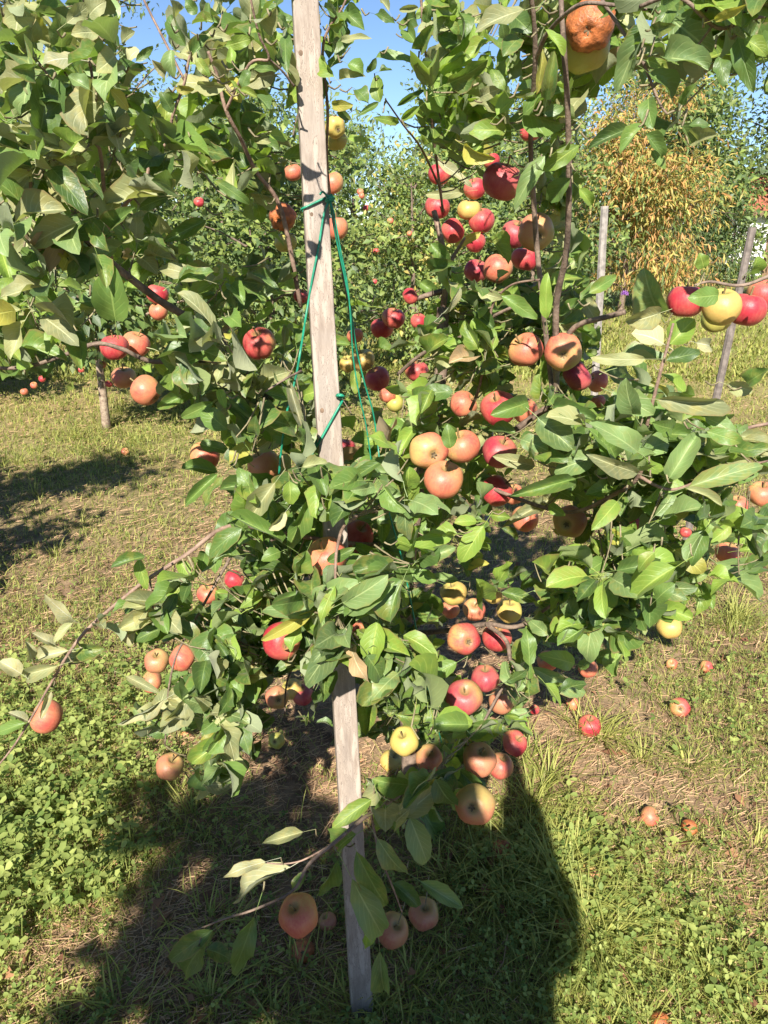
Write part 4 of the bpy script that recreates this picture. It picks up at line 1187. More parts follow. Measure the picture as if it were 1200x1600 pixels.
yb = float(TREE_BASE[1])
br([(650, 1325, yb), (643, 1240, yb - .02), (634, 1080, yb), (633, 960, yb), (640, 860, 1.66), (660, 740, 1.68), (688, 590, 1.72), (692, 480, 1.74)], 0.022, 0.0135, BARK, 'trunk')
br([(692, 490, 1.74), (697, 420, 1.72), (688, 370, 1.72), (678, 330, 1.74)], 0.0125, 0.010, BARK_RED)          # cut-back leader, paler
br([(697, 420, 1.73), (712, 395, 1.73), (726, 372, 1.70)], 0.009, 0.005, BARK_RED)
br([(660, 740, 1.68), (760, 700, 1.62), (850, 640, 1.56), (868, 627, 1.5), (869, 480, 1.42), (884, 400, 1.36), (889, 300, 1.30), (887, 170, 1.24), (880, 60, 1.2), (874, -40, 1.2)], 0.014, 0.0055)
br([(866, 640, 1.5), (842, 420, 1.45), (833, 300, 1.40), (829, 216, 1.36), (836, 100, 1.28), (833, 20, 1.24), (820, -60, 1.2)], 0.009, 0.005)
br([(836, 95, 1.28), (857, 50, 1.22), (905, 8, 1.12), (960, 8, 1.08), (1010, 15, 1.04)], 0.006, 0.003)
br([(622, 585, 1.66), (660, 553, 1.60), (710, 532, 1.55), (760, 500, 1.5), (800, 480, 1.46)], 0.0075, 0.005, BARK)
br([(640, 470, 1.76), (665, 462, 1.74), (692, 455, 1.74)], 0.009, 0.011)
br([(735, 640, 1.6), (750, 600, 1.55), (764, 510, 1.48), (772, 472, 1.46), (800, 445, 1.42), (843, 437, 1.36)], 0.006, 0.003, BARK_RED)
br([(868, 560, 1.46), (890, 520, 1.44), (910, 505, 1.42), (945, 496, 1.39), (977, 487, 1.37)], 0.009, 0.0085)   # the broken off brown end
br([(760, 760, 1.58), (880, 800, 1.4), (965, 770, 1.22), (1000, 740, 1.15), (1007, 683, 1.13), (1027, 600, 1.12), (1043, 540, 1.12), (1052, 505, 1.12)], 0.009, 0.0035, BARK_RED, 'shoot')
br([(1000, 745, 1.15), (1050, 765, 1.12), (1120, 740, 1.12), (1200, 720, 1.15)], 0.006, 0.003, BARK_RED, 'shoot')
br([(1210, 660, 1.3), (1153, 673, 1.3), (1100, 700, 1.28), (1040, 760, 1.2)], 0.005, 0.006, BARK_RED)
br([(1215, 425, 1.35), (1160, 446, 1.35), (1110, 440, 1.36), (1085, 446, 1.36)], 0.006, 0.003, BARK)
br([(640, 990, 1.66), (700, 985, 1.60), (760, 975, 1.52), (800, 980, 1.48), (838, 968, 1.46), (852, 952, 1.45), (900, 930, 1.42), (935, 935, 1.40)], 0.012, 0.004, BARK)
br([(760, 975, 1.52), (790, 1000, 1.46), (797, 1030, 1.42), (800, 1045, 1.4), (760, 1120, 1.38), (720, 1200, 1.3)], 0.010, 0.004, BARK)
br([(644, 1200, 1.66), (690, 1210, 1.45), (680, 1225, 1.25), (647, 1231, 1.08), (580, 1270, 0.98), (527, 1313, 0.94), (483, 1350, 0.92), (457, 1392, 0.90), (400, 1420, 0.89), (350, 1436, 0.89), (310, 1452, 0.9)], 0.009, 0.0022, BARK)
br([(527, 1313, .94), (500, 1330, .93), (470, 1345, .92), (440, 1350, .92), (415, 1348, .92)], 0.003, 0.0018, BARK_RED)
br([(580, 1270, .98), (585, 1300, .97), (595, 1340, .95), (615, 1390, .94), (628, 1425, .94)], 0.004, 0.002, BARK_RED)
br([(640, 860, 1.66), (560, 780, 1.52), (480, 690, 1.45), (400, 600, 1.42), (330, 520, 1.38), (250, 470, 1.32), (170, 407, 1.26), (120, 360, 1.22), (77, 325, 1.18), (35, 275, 1.15), (-20, 235, 1.12)], 0.014, 0.0075)
br([(400, 600, 1.42), (330, 565, 1.40), (240, 565, 1.38), (190, 545, 1.36), (150, 537, 1.35), (100, 555, 1.33), (50, 571, 1.30), (0, 575, 1.28), (-40, 560, 1.27)], 0.008, 0.005)
br([(175, 410, 1.26), (172, 385, 1.22), (168, 350, 1.2), (163, 300, 1.17), (157, 240, 1.15), (148, 222, 1.14), (107, 166, 1.13), (60, 98, 1.12), (22, 62, 1.11), (10, 40, 1.11), (20, 8, 1.11)], 0.0065, 0.0028, BARK_RED, 'shoot')
br([(146, 180, 1.14), (145, 130, 1.13), (137, 70, 1.12), (134, 30, 1.12), (128, -30, 1.12)], 0.0045, 0.003, BARK, 'shoot')
br([(170, 350, 1.21), (195, 320, 1.2), (226, 285, 1.18), (238, 240, 1.18), (262, 222, 1.18), (270, 180, 1.17), (288, 130, 1.16), (296, 90, 1.16), (310, 58, 1.16)], 0.006, 0.003, BARK_RED, 'shoot')
br([(288, 125, 1.16), (255, 60, 1.16), (225, 0, 1.16), (215, -30, 1.16)], 0.0035, 0.0025, BARK_RED, 'shoot')
br([(470, 480, 1.42), (440, 330, 1.38), (400, 268, 1.34), (375, 215, 1.30), (353, 172, 1.27), (340, 120, 1.26), (325, 80, 1.25)], 0.0085, 0.004, BARK_RED, 'shoot')
br([(353, 172, 1.27), (390, 100, 1.24), (420, 92, 1.24), (405, 55, 1.22), (392, 0, 1.2), (388, -30, 1.2)], 0.0045, 0.0025, BARK_RED, 'shoot')
br([(420, 92, 1.24), (440, 110, 1.26), (460, 135, 1.28)], 0.003, 0.003, BARK, 'shoot')
br([(560, 560, 1.55), (515, 300, 1.50), (512, 170, 1.46), (505, 70, 1.42), (535, 12, 1.40), (548, -20, 1.4)], 0.006, 0.003, BARK_RED, 'shoot')
br([(690, 300, 1.72), (660, 235, 1.58), (630, 195, 1.5), (602, 155, 1.45)], 0.005, 0.0022, BARK_RED, 'shoot')
br([(692, 330, 1.7), (676, 200, 1.55), (671, 130, 1.48), (662, 60, 1.42), (658, 0, 1.4), (655, -40, 1.4)], 0.006, 0.003, BARK_RED, 'shoot')
br([(640, 850, 1.66), (560, 850, 1.4), (450, 835, 1.3), (360, 822, 1.22), (292, 866, 1.18), (234, 903, 1.16), (206, 924, 1.15), (143, 977, 1.14), (110, 1017, 1.13), (80, 1067, 1.12), (50, 1120, 1.11), (22, 1165, 1.10), (-10, 1205, 1.10)], 0.0085, 0.0026, BARK_RED)
br([(234, 903, 1.16), (237, 935, 1.15), (242, 972, 1.15), (246, 1005, 1.15)], 0.0035, 0.0025, BARK)
br([(450, 835, 1.3), (400, 850, 1.27), (373, 850, 1.25), (355, 880, 1.24), (318, 945, 1.22), (290, 995, 1.2), (272, 1035, 1.2), (262, 1090, 1.2), (258, 1165, 1.2)], 0.006, 0.0024, BARK)
br([(640, 1000, 1.66), (560, 1010, 1.5), (480, 1030, 1.4), (450, 1060, 1.35), (445, 1120, 1.32)], 0.007, 0.0025, BARK)
br([(640, 830, 1.66), (590, 800, 1.4), (545, 815, 1.15), (528, 850, 1.06), (524, 900, 1.03), (528, 940, 1.02), (528, 965, 1.02)], 0.007, 0.003, BARK_RED, 'shoot')
br([(1000, 10, 1.04), (1060, -5, 1.0), (1120, 43, 1.0), (1165, 32, 1.0), (1215, 20, 1.0)], 0.004, 0.0035, BARK)
br([(940, 0, 1.1), (1000, 90, 1.08), (1010, 110, 1.08), (1030, 160, 1.08), (1042, 178, 1.08)], 0.004, 0.0025, BARK)
br([(430, 600, 1.4), (470, 580, 1.25), (450, 590, 1.18), (425, 605, 1.16), (415, 612, 1.15)], 0.004, 0.002, BARK)

SK = np.array(SKEL)

# --- single leaves read one by one: (base x, base y, tip x, tip y, width, tone) in tile units
TILES = [
 ((0, 0), .2, 1.05, [(0,340,20,130,140,'d'),(265,330,200,90,150,'o'),(480,370,440,100,220,'g'),(590,470,320,520,180,'p'),(760,260,560,270,110,'o'),(690,130,830,10,130,'o'),(680,160,900,220,110,'d'),(800,240,900,420,140,'m'),(950,330,1050,250,70,'o'),(1000,500,1090,390,110,'p'),(1060,480,1200,370,60,'m'),(830,690,1080,530,110,'d'),(1000,700,1150,540,50,'d'),(700,700,540,600,150,'g'),(560,830,830,800,190,'o'),(820,800,900,950,90,'d'),(860,700,1000,860,120,'y'),(250,600,0,720,140,'o'),(290,740,200,620,100,'o'),(300,740,370,660,80,'b'),(330,760,480,800,130,'d'),(340,880,230,850,80,'b'),(370,880,600,960,90,'o'),(400,1000,240,1180,140,'d'),(400,1000,560,1090,130,'d'),(690,930,740,1090,90,'m'),(930,1180,860,1010,150,'o'),(560,1150,650,1080,150,'b'),(60,560,0,520,80,'b'),(260,520,90,540,100,'d'),(130,440,0,360,110,'d'),(1000,1050,1110,1100,80,'b'),(1040,750,1180,760,80,'d'),(520,180,700,40,90,'o'),(60,60,180,30,60,'m')]),
 ((220, 0), .2, 1.12, [(350,360,230,120,130,'d'),(250,150,230,0,90,'o'),(440,110,350,0,110,'d'),(560,180,530,20,90,'m'),(600,180,400,190,60,'m'),(240,390,260,600,140,'g'),(200,560,90,470,70,'p'),(400,440,560,290,90,'d'),(510,270,700,310,70,'o'),(660,360,880,300,100,'b'),(700,560,700,370,80,'b'),(750,500,830,370,80,'d'),(430,450,540,600,100,'b'),(790,680,860,560,110,'d'),(880,540,1060,560,60,'m'),(900,150,1060,60,100,'o'),(1060,120,1150,220,60,'d'),(1130,280,1140,560,110,'d'),(1070,340,1120,400,60,'b'),(860,250,940,260,50,'b'),(660,680,440,660,70,'o'),(700,630,800,780,60,'b'),(780,700,910,760,60,'b'),(270,690,420,700,70,'y'),(250,880,150,720,120,'d'),(130,920,60,800,100,'m'),(160,1030,100,920,110,'d'),(330,1080,220,1180,100,'m'),(380,1120,560,1010,90,'b'),(900,740,1000,850,90,'d'),(1000,1060,1140,1080,80,'b')]),
 ((0, 220), .2, 1.06, [(280,200,280,80,90,'o'),(340,110,590,190,100,'o'),(510,480,390,330,130,'o'),(360,310,630,370,110,'o'),(570,440,720,640,130,'d'),(600,640,230,840,180,'o'),(0,250,40,480,70,'b'),(820,650,920,410,190,'o'),(870,690,1050,530,110,'d'),(980,690,1060,870,70,'b'),(610,240,800,460,120,'d'),(760,890,830,1150,120,'m'),(540,780,480,920,100,'y'),(210,930,380,1120,90,'b'),(650,1180,500,1120,90,'b'),(980,1100,850,1180,80,'y'),(1000,110,1200,150,90,'b'),(980,200,1080,130,100,'d'),(690,640,850,860,120,'d')]),
 ((220, 220), .2, 1.15, [(140,0,160,200,80,'b'),(580,310,850,500,90,'m'),(510,620,190,780,120,'m'),(480,1080,150,990,110,'o'),(300,900,400,860,60,'b'),(60,560,100,700,70,'m'),(1180,1060,1020,1180,120,'b')]),
 ((480, 0), .2, 1.38, [(290,80,440,230,110,'d'),(300,60,420,110,60,'b'),(170,200,280,160,90,'b'),(260,320,500,300,60,'o'),(220,470,360,320,100,'m'),(210,600,110,440,110,'b'),(320,500,440,590,120,'m'),(250,620,450,600,70,'o'),(570,800,540,590,130,'b'),(870,520,540,450,90,'m'),(540,450,460,560,60,'d'),(560,560,660,550,60,'d'),(530,110,680,180,50,'d'),(750,160,850,130,90,'d'),(720,230,800,140,70,'b'),(890,390,990,200,110,'m'),(850,340,780,240,80,'m'),(930,180,960,30,100,'m'),(870,60,720,80,50,'o'),(640,90,580,0,50,'o'),(960,480,1030,370,90,'o'),(190,810,360,820,70,'y'),(230,880,340,930,60,'d'),(380,700,470,800,90,'d'),(560,800,400,900,50,'m'),(700,830,900,710,50,'m'),(720,960,520,920,60,'b'),(930,700,970,870,90,'b'),(880,830,740,930,60,'b'),(320,1080,480,1110,50,'b'),(1100,180,1180,270,80,'m'),(1040,280,1180,330,70,'d')]),
 ((700, 0), .2, 1.18, [(600,80,220,250,160,'o'),(440,300,420,170,100,'d'),(500,110,650,250,140,'d'),(560,300,430,440,130,'d'),(760,230,900,430,80,'b'),(690,740,740,390,70,'y'),(770,780,830,400,130,'d'),(380,900,510,780,100,'b'),(700,870,400,1050,140,'m'),(740,880,900,840,90,'d'),(120,1130,350,1180,90,'y'),(840,1190,970,1060,80,'b'),(440,700,340,540,90,'b'),(250,760,420,690,80,'o')]),
 ((920, 0), .23333, 1.00, [(370,190,195,600,170,'g'),(560,130,830,350,230,'g'),(500,390,800,470,150,'g'),(360,160,250,330,120,'d'),(100,100,260,0,90,'m'),(420,200,580,170,70,'d'),(380,400,530,460,70,'b'),(400,490,560,660,130,'d'),(620,700,720,560,70,'m'),(870,380,900,580,110,'d'),(1000,250,1100,610,140,'d'),(1040,260,1190,380,100,'b'),(840,130,1060,30,70,'y'),(1030,190,1140,90,100,'m'),(400,660,430,860,110,'m'),(370,840,210,1030,110,'m'),(270,860,0,990,100,'d'),(380,900,480,1050,90,'d'),(600,820,500,920,110,'d'),(620,830,690,970,90,'m'),(670,840,800,850,70,'d'),(730,940,860,900,80,'o'),(420,1010,510,1130,70,'m'),(480,40,620,-20,120,'m'),(760,0,640,40,90,'d')]),
 ((660, 220), .23333, 1.28, [(820,100,610,460,130,'g'),(1050,30,810,200,120,'b'),(280,30,490,120,90,'y'),(90,130,330,310,60,'p'),(280,340,20,360,70,'o'),(390,610,210,700,60,'y'),(450,650,570,820,130,'b'),(510,930,580,880,50,'b'),(990,250,860,400,130,'d'),(830,1190,840,880,90,'b'),(530,1040,760,1190,100,'m'),(1060,1070,1200,960,90,'m'),(110,960,250,900,60,'p'),(130,1160,250,980,60,'p'),(1050,320,1130,430,70,'b')]),
 ((240, 440), .2, 1.22, [(210,800,210,580,90,'b'),(350,830,30,990,120,'m'),(460,400,330,430,60,'b'),(470,940,220,1060,90,'m'),(560,690,720,620,100,'m'),(940,200,790,300,60,'b'),(910,330,1170,370,110,'b'),(880,820,960,640,100,'m'),(870,870,1050,930,100,'m'),(1050,760,1150,1110,80,'p'),(600,900,760,1060,100,'d'),(590,1040,640,1190,90,'b'),(0,640,100,720,90,'b'),(510,840,560,990,70,'b')]),
 ((280, 660), .2, 1.10, [(160,170,400,240,110,'m'),(420,190,330,60,110,'b'),(300,390,20,350,110,'m'),(300,400,50,640,90,'m'),(340,430,190,690,110,'m'),(730,470,320,520,130,'m'),(750,470,560,740,160,'o'),(800,940,390,730,110,'m'),(830,700,700,840,90,'p'),(860,460,860,640,130,'b'),(780,250,850,410,100,'o'),(780,80,620,200,130,'o'),(960,350,1150,320,90,'o'),(1140,460,1080,740,110,'b'),(1020,580,850,970,120,'m'),(1000,1000,900,1180,120,'m'),(790,1010,640,1080,110,'m'),(880,1180,600,1150,110,'d'),(440,150,500,370,110,'d')]),
 ((480, 680), .2, 1.06, [(170,280,645,70,80,'t'),(270,210,520,140,90,'m'),(640,170,330,360,80,'m'),(180,300,350,450,90,'b'),(430,420,720,470,140,'g'),(200,510,460,500,110,'m'),(210,620,390,600,110,'y'),(150,370,90,650,120,'b'),(390,660,800,690,110,'g'),(770,400,790,240,120,'b'),(870,380,760,500,90,'b'),(1000,570,820,640,70,'b'),(1170,770,820,820,90,'b'),(800,860,1000,990,90,'b'),(1010,1140,820,1060,110,'m'),(160,990,370,880,90,'m'),(350,850,680,1080,90,'b'),(260,1090,460,1000,90,'y')]),
 ((400, 860), .23333, 1.00, [(580,350,880,165,150,'g'),(600,400,930,210,120,'g'),(690,440,950,700,150,'g'),(640,620,770,850,120,'b'),(600,520,340,890,160,'g'),(400,420,40,400,140,'g'),(390,400,40,600,80,'y'),(530,240,430,490,100,'b'),(260,160,330,10,110,'m'),(230,680,300,520,110,'b'),(850,780,980,960,120,'m'),(740,700,830,860,140,'d'),(1170,1060,1020,760,90,'b'),(1200,420,1060,260,110,'m')]),
 ((680, 620), .21667, 1.20, [(110,370,90,200,110,'m'),(670,40,400,130,130,'m'),(580,260,390,240,90,'m'),(720,500,420,430,100,'o'),(740,150,980,370,230,'g'),(1010,590,560,710,110,'m'),(900,700,500,930,110,'o'),(850,70,1150,170,100,'d'),(310,810,300,620,130,'g'),(300,900,140,910,90,'b'),(350,930,190,1190,150,'b'),(400,850,540,870,80,'b'),(160,990,0,1000,100,'b'),(1200,370,940,460,80,'o'),(820,780,940,860,80,'b')]),
 ((920, 400), .23333, 1.08, [(470,370,370,80,180,'g'),(480,380,240,440,150,'o'),(500,590,290,520,180,'p'),(540,590,700,430,190,'b'),(720,580,810,600,100,'p'),(520,700,740,650,110,'d'),(310,1060,250,820,140,'g'),(100,760,320,880,110,'d'),(380,690,10,680,90,'o'),(460,960,920,980,120,'o'),(780,1080,980,1190,120,'g'),(930,860,1090,900,110,'o'),(870,260,660,280,130,'m'),(770,80,740,-20,110,'b'),(1060,110,1130,0,110,'b'),(0,250,180,140,90,'m'),(1060,850,1200,760,100,'m'),(290,1200,20,1110,110,'g')]),
 ((920, 660), .23333, 1.02, [(330,200,10,10,140,'g'),(330,340,0,220,90,'o'),(540,370,720,90,150,'g'),(540,350,170,700,170,'g'),(670,430,1160,290,150,'g'),(520,560,380,840,190,'g'),(650,440,890,560,60,'o'),(790,60,1020,140,110,'m'),(870,810,890,570,130,'g'),(900,760,1180,760,110,'b'),(1000,860,1200,850,90,'b'),(800,850,560,900,120,'g'),(850,940,1120,1180,170,'g'),(580,970,300,1180,170,'b'),(440,870,330,1000,100,'b'),(450,1190,580,1080,110,'m'),(190,530,20,720,110,'b')]),
 ((660, 860), .23333, 1.25, [(240,200,0,190,70,'g'),(130,420,-10,280,120,'b'),(290,90,400,20,100,'b'),(290,130,440,90,60,'y'),(400,320,360,190,100,'b'),(500,260,600,90,100,'b'),(530,280,750,340,90,'m'),(850,160,740,80,90,'b'),(1010,390,1120,290,100,'b'),(870,560,1010,430,120,'b'),(1150,400,1100,740,150,'g'),(600,720,800,570,120,'m'),(1020,760,770,700,110,'b'),(730,780,1090,950,130,'g'),(820,890,920,1050,110,'b'),(620,800,680,1000,200,'d'),(230,750,40,860,110,'m'),(1060,800,1120,730,80,'m')]),
 ((400, 1200), .33333, 0.93, [(540,150,360,280,80,'b'),(580,150,660,290,90,'m'),(470,310,390,370,70,'m'),(570,330,700,490,80,'g'),(720,230,800,440,110,'g'),(450,520,590,780,95,'g'),(470,390,610,640,90,'m'),(220,300,40,350,60,'o'),(385,430,290,590,70,'m'),(45,440,-150,510,66,'p'),(160,465,-80,630,78,'p'),(230,490,170,580,60,'m'),(770,530,960,650,80,'g'),(640,540,760,650,80,'d'),(580,860,600,1040,60,'g'),(740,150,850,330,90,'d'),(840,50,930,170,90,'d'),(510,780,560,800,50,'b')]),
 ((0, 1200), .33333, 0.90, [(1000,760,800,900,80,'d'),(1010,770,870,970,90,'d'),(1190,700,1090,960,80,'d'),(970,850,1080,900,90,'d')]),
 ((0, 800), .33333, 1.14, [(370,520,215,390,50,'p'),(340,520,255,610,45,'o'),(260,630,155,570,45,'p'),(320,650,180,690,45,'p'),(150,690,120,610,40,'p'),(270,720,110,760,55,'o'),(100,760,0,700,80,'p'),(680,210,520,260,60,'m'),(650,220,690,360,60,'b'),(630,450,720,620,75,'d'),(830,380,760,530,65,'d'),(840,230,890,310,60,'b'),(1010,370,1130,440,60,'b'),(620,520,570,600,45,'p'),(830,740,850,850,55,'b'),(770,880,560,990,50,'p'),(590,770,750,850,45,'o'),(800,900,900,1010,55,'m'),(240,840,190,970,35,'p'),(130,980,40,940,40,'p'),(120,990,-20,1040,55,'m'),(1000,560,1110,650,80,'m')]),
]
CAMV = Vector((0, 0, CAM_H))
def put_leaf_object(k, M, loc, tone):
    o = link('leaf', leaf_mesh(k, tone), TREE)
    m4 = Matrix([[M[r][0], M[r][1], M[r][2], loc[r] - TB[r]] for r in range(3)] + [[0, 0, 0, 1]])
    o.matrix_local = m4
    return o

LB = LeafBatch(); twig_parts = []
n_obj = 0
def twig_to(p, target=None, r=0.0013, maxlen=0.11):
    """a short twig from the leaf base back towards the nearest wood"""
    if target is None:
        dd = np.linalg.norm(SK - p, axis=1); target = SK[dd.argmin()]
    v = target - p; L = np.linalg.norm(v)
    if L < 0.012: return
    e = p + v * min(1, maxlen / L)
    for q in (p, (p + e) / 2, e):
        w = q - AP_W; t = w @ SUNV; pd = np.linalg.norm(w - t[:, None] * SUNV, axis=1)
        if np.any((pd < AP_R + .004) & (t > 0.03) & (t < 0.5) & AP_SUN): return
        pq = project(q)[0]
        if np.any((np.hypot(AP_PX[:, 0] - pq[0], AP_PX[:, 1] - pq[1]) < AP_PX[:, 2] * .9) & (AP_Y > q[1] + .03)): return
    mid = (p + e) / 2 + np.array((0, 0, -0.006))
    twig_parts.append(tube_np(smooth_path([p, mid, e], 2), r * .8, r * 1.3, 4, 0, False))

rl = random.Random(77)
for (ox, oy), s, Y0, items in TILES:
    for bx, by, tx, ty, w, tone in items:
        bp, tp = (ox + bx * s, oy + by * s), (ox + tx * s, oy + ty * s)
        Y = Y0 + rl.uniform(-.06, .06)
        # a leaf over an apple lies just before it
        mx, my = (bp[0] + tp[0]) / 2, (bp[1] + tp[1]) / 2
        dd = np.hypot(AP_PX[:, 0] - mx, AP_PX[:, 1] - my)
        near = np.where(dd < AP_PX[:, 2] + 28)[0]
        if len(near): Y = min(max(Y, AP_Y[near].min() - 0.16), AP_Y[near].min() - 0.055)
        B = at(*bp, Y); dY = rl.uniform(-.035, .025)
        Tp = at(*tp, Y + dY)
        L = np.linalg.norm(Tp - B); d = (Tp - B) / L
        W = w * s * L / max(1e-6, math.hypot(tp[0] - bp[0], tp[1] - bp[1]))
        W = min(W, L * 0.85) * (1.25 if tone in 'op' and ox < 230 and oy < 300 else 1.06)
        view = np.array(CAMV) - B; view /= np.linalg.norm(view)
        nrm = view * 1.0 + np.array((rl.gauss(0, .42), rl.gauss(0, .3), 0.32 + rl.gauss(0, .4)))
        k = rl.choice([0, 1, 2, 3, 4, 5, 6, 7, 8, 9, 10, 11, 12, 13])
        Rm = frame(d, nrm)
        ch = Rm @ np.diag((W * .95, L * 1.06, (W + L) / 2 * 1.0))
        if n_obj < 300: put_leaf_object(k, ch, B, tone); n_obj += 1
        else: LB.add(k, ch, B, tone)
        pet = B + ch @ np.array((0, -0.34, -0.12))
        twig_to(pet, maxlen=0.022)

# --- the rest of the foliage: spurs of leaves through the volume of the tree
def inside(poly, x, y):
    c = False; j = len(poly) - 1
    for i in range(len(poly)):
        xi, yi = poly[i]; xj, yj = poly[j]
        if (yi > y) != (yj > y) and x < (xj - xi) * (y - yi) / (yj - yi) + xi: c = not c
        j = i
    return c
CLEAR = [  # gaps in the tree where the garden or sky behind shows
 [(188, -20), (250, -20), (262, 60), (262, 145), (205, 148), (198, 70)],
 [(270, -20), (330, -20), (318, 60), (275, 30)],
 [(556, 0), (630, -20), (636, 60), (668, 130), (640, 160), (625, 220), (590, 165), (568, 185), (545, 120)],
 [(560, 195), (640, 205), (672, 280), (668, 430), (600, 470), (560, 440), (556, 330), (548, 250)],
 [(905, 160), (1000, 150), (1085, 165), (1200, 120), (1215, 420), (1040, 440), (990, 500), (925, 500), (898, 330)],
 [(-20, 600), (150, 590), (300, 655), (285, 700), (350, 810), (330, 860), (240, 890), (180, 930), (80, 1040), (-20, 1130)],
 [(-20, 1010), (30, 1010), (110, 1040), (200, 1000), (220, 1220), (300, 1260), (330, 1300), (380, 1240), (410, 1150), (500, 1130), (520, 1300), (700, 1300), (820, 1200), (885, 1090), (960, 1070), (1060, 985), (1200, 900), (1300, 900), (1300, 1700), (-20, 1700)],
 [(1060, 520), (1200, 520), (1215, 620), (1110, 600), (1060, 560)],
 [(280, 290), (330, 270), (400, 330), (410, 420), (330, 400), (270, 350)],
 [(930, 420), (990, 420), (1010, 560), (940, 560)],
 [(1080, 590), (1200, 590), (1200, 700), (1120, 640)],
]
STAKE_CLEAR = [(450, -20), (505, -20), (545, 720), (480, 720)], [(508, 1040), (560, 1040), (592, 1600), (530, 1600)]
ST_Y = 1.30
CP = [(513, 320), (528, 385), (549, 490), (570, 600), (591, 700), (597, 760), (612, 815), (627, 870), (640, 930), (652, 990), (664, 1050), (676, 1105)]
def blocked(pts, Ys, P3=()):
    for (x, y), Y in zip(pts, Ys):
        for pl in CLEAR:
            if inside(pl, x, y): return True
        if Y < 1.36 and any(inside(pl, x, y) for pl in STAKE_CLEAR): return True
        dd = np.hypot(AP_PX[:, 0] - x, AP_PX[:, 1] - y)
        if Y is not None and len(P3):
            v = P3[0] - AP_W; t = v @ SUNV; pd = np.linalg.norm(v - t[:, None] * SUNV, axis=1)
            if np.any((pd < AP_R + .034) & (t > 0) & (t < 0.9) & AP_SUN) and rl.random() < .85: return True
        if np.any((dd < AP_PX[:, 2] + 11) & (AP_Y > Y - 0.04)) and rl.random() < 0.95: return True
    for (x, y), Y in zip(pts, Ys):
        if np.any((np.hypot(CORD_PX[:, 0] - x, CORD_PX[:, 1] - y) < 13) & (Y < CORD_PX[:, 2])) and rl.random() < .8: return True
    return False
CORD_PX = np.array([(q[0] + (p[0] - q[0]) * t, q[1] + (p[1] - q[1]) * t, 1.36) for q, p in zip(CP[:-1], CP[1:]) for t in np.linspace(0, 1, 6)] )
REG = [
 ([(-30, -30), (185, -30), (200, 150), (330, 190), (460, 230), (470, 420), (475, 690), (420, 700), (330, 640), (250, 570), (120, 530), (-30, 500)], 1.28, 1.95, 215, 'mmobdbbog'),
 ([(250, -30), (460, -30), (460, 240), (330, 200), (270, 140)], 1.28, 1.7, 34, 'mmdbo'),
 ([(492, -30), (560, -30), (560, 190), (500, 190)], 1.40, 1.7, 16, 'mdb'),
 ([(650, -30), (1010, -30), (930, 140), (900, 270), (680, 290), (660, 130)], 1.24, 1.95, 150, 'mmbbboo'),
 ([(570, 420), (680, 300), (900, 270), (905, 480), (940, 600), (880, 700), (620, 700), (545, 560)], 1.38, 2.0, 330, 'mbbbdmo'),
 ([(430, 640), (640, 690), (760, 640), (900, 600), (1000, 640), (1200, 690), (1200, 890), (1050, 960), (930, 1030), (870, 1090), (800, 1180), (660, 1230), (560, 1180), (545, 1050), (420, 1080), (340, 900), (400, 760)], 1.20, 1.90, 400, 'mmmddbbg'),
 ([(300, 900), (420, 880), (480, 1000), (505, 1120), (380, 1170), (300, 1220), (225, 1200), (225, 1000)], 1.12, 1.55, 140, 'mmddbo'),
 ([(-30, 480), (250, 500), (270, 590), (-30, 590)], 1.20, 1.6, 24, 'mmdb'),
 ([(560, 1150), (800, 1150), (760, 1290), (640, 1260)], 1.05, 1.5, 34, 'mmdd'),
 ([(1010, -30), (1210, -30), (1210, 150), (1050, 130)], 1.0, 1.35, 22, 'mmdb'),
 ([(900, 640), (1200, 700), (1200, 900), (1060, 940), (930, 960)], 1.08, 1.45, 56, 'mgdb'),
 ([(300, 640), (480, 640), (560, 1040), (400, 1060), (330, 860), (390, 780)], 1.08, 1.5, 64, 'mmdb'),
]
REG += [([(900, 540), (1060, 600), (1110, 640), (1210, 700), (1210, 760), (1000, 740), (890, 660)], 1.15, 1.6, 46, 'mgbo'), ([(700, 420), (905, 400), (930, 640), (760, 640)], 1.4, 1.7, 50, 'mbbd'), ([(-30, -30), (185, -30), (200, 150), (330, 190), (455, 230), (455, 420), (440, 560), (250, 560), (-30, 480)], 1.00, 1.14, 34, 'omgod'), ([(210, 1040), (330, 1000), (420, 1080), (400, 1180), (300, 1230), (215, 1200)], 1.08, 1.3, 38, 'mdgo'), ([(575, 1070), (820, 1080), (830, 1190), (760, 1290), (640, 1285), (580, 1220)], 1.0, 1.5, 115, 'mmdbg'), ([(330, 1350), (520, 1260), (700, 1240), (690, 1330), (600, 1420), (430, 1430)], 0.90, 1.0, 22, 'mgo'), ([(60, 1000), (250, 900), (330, 880), (320, 960), (230, 1010), (130, 1060)], 1.12, 1.22, 10, 'omb'), ([(455, 715), (650, 700), (640, 1040), (480, 1050)], 1.0, 1.16, 62, 'mgbmdg'), ([(760, 1060), (885, 1050), (890, 1165), (800, 1200)], 1.2, 1.5, 50, 'mddg'), ([(330, 860), (480, 860), (470, 1060), (330, 1000)], 1.08, 1.4, 26, 'mdbg')]
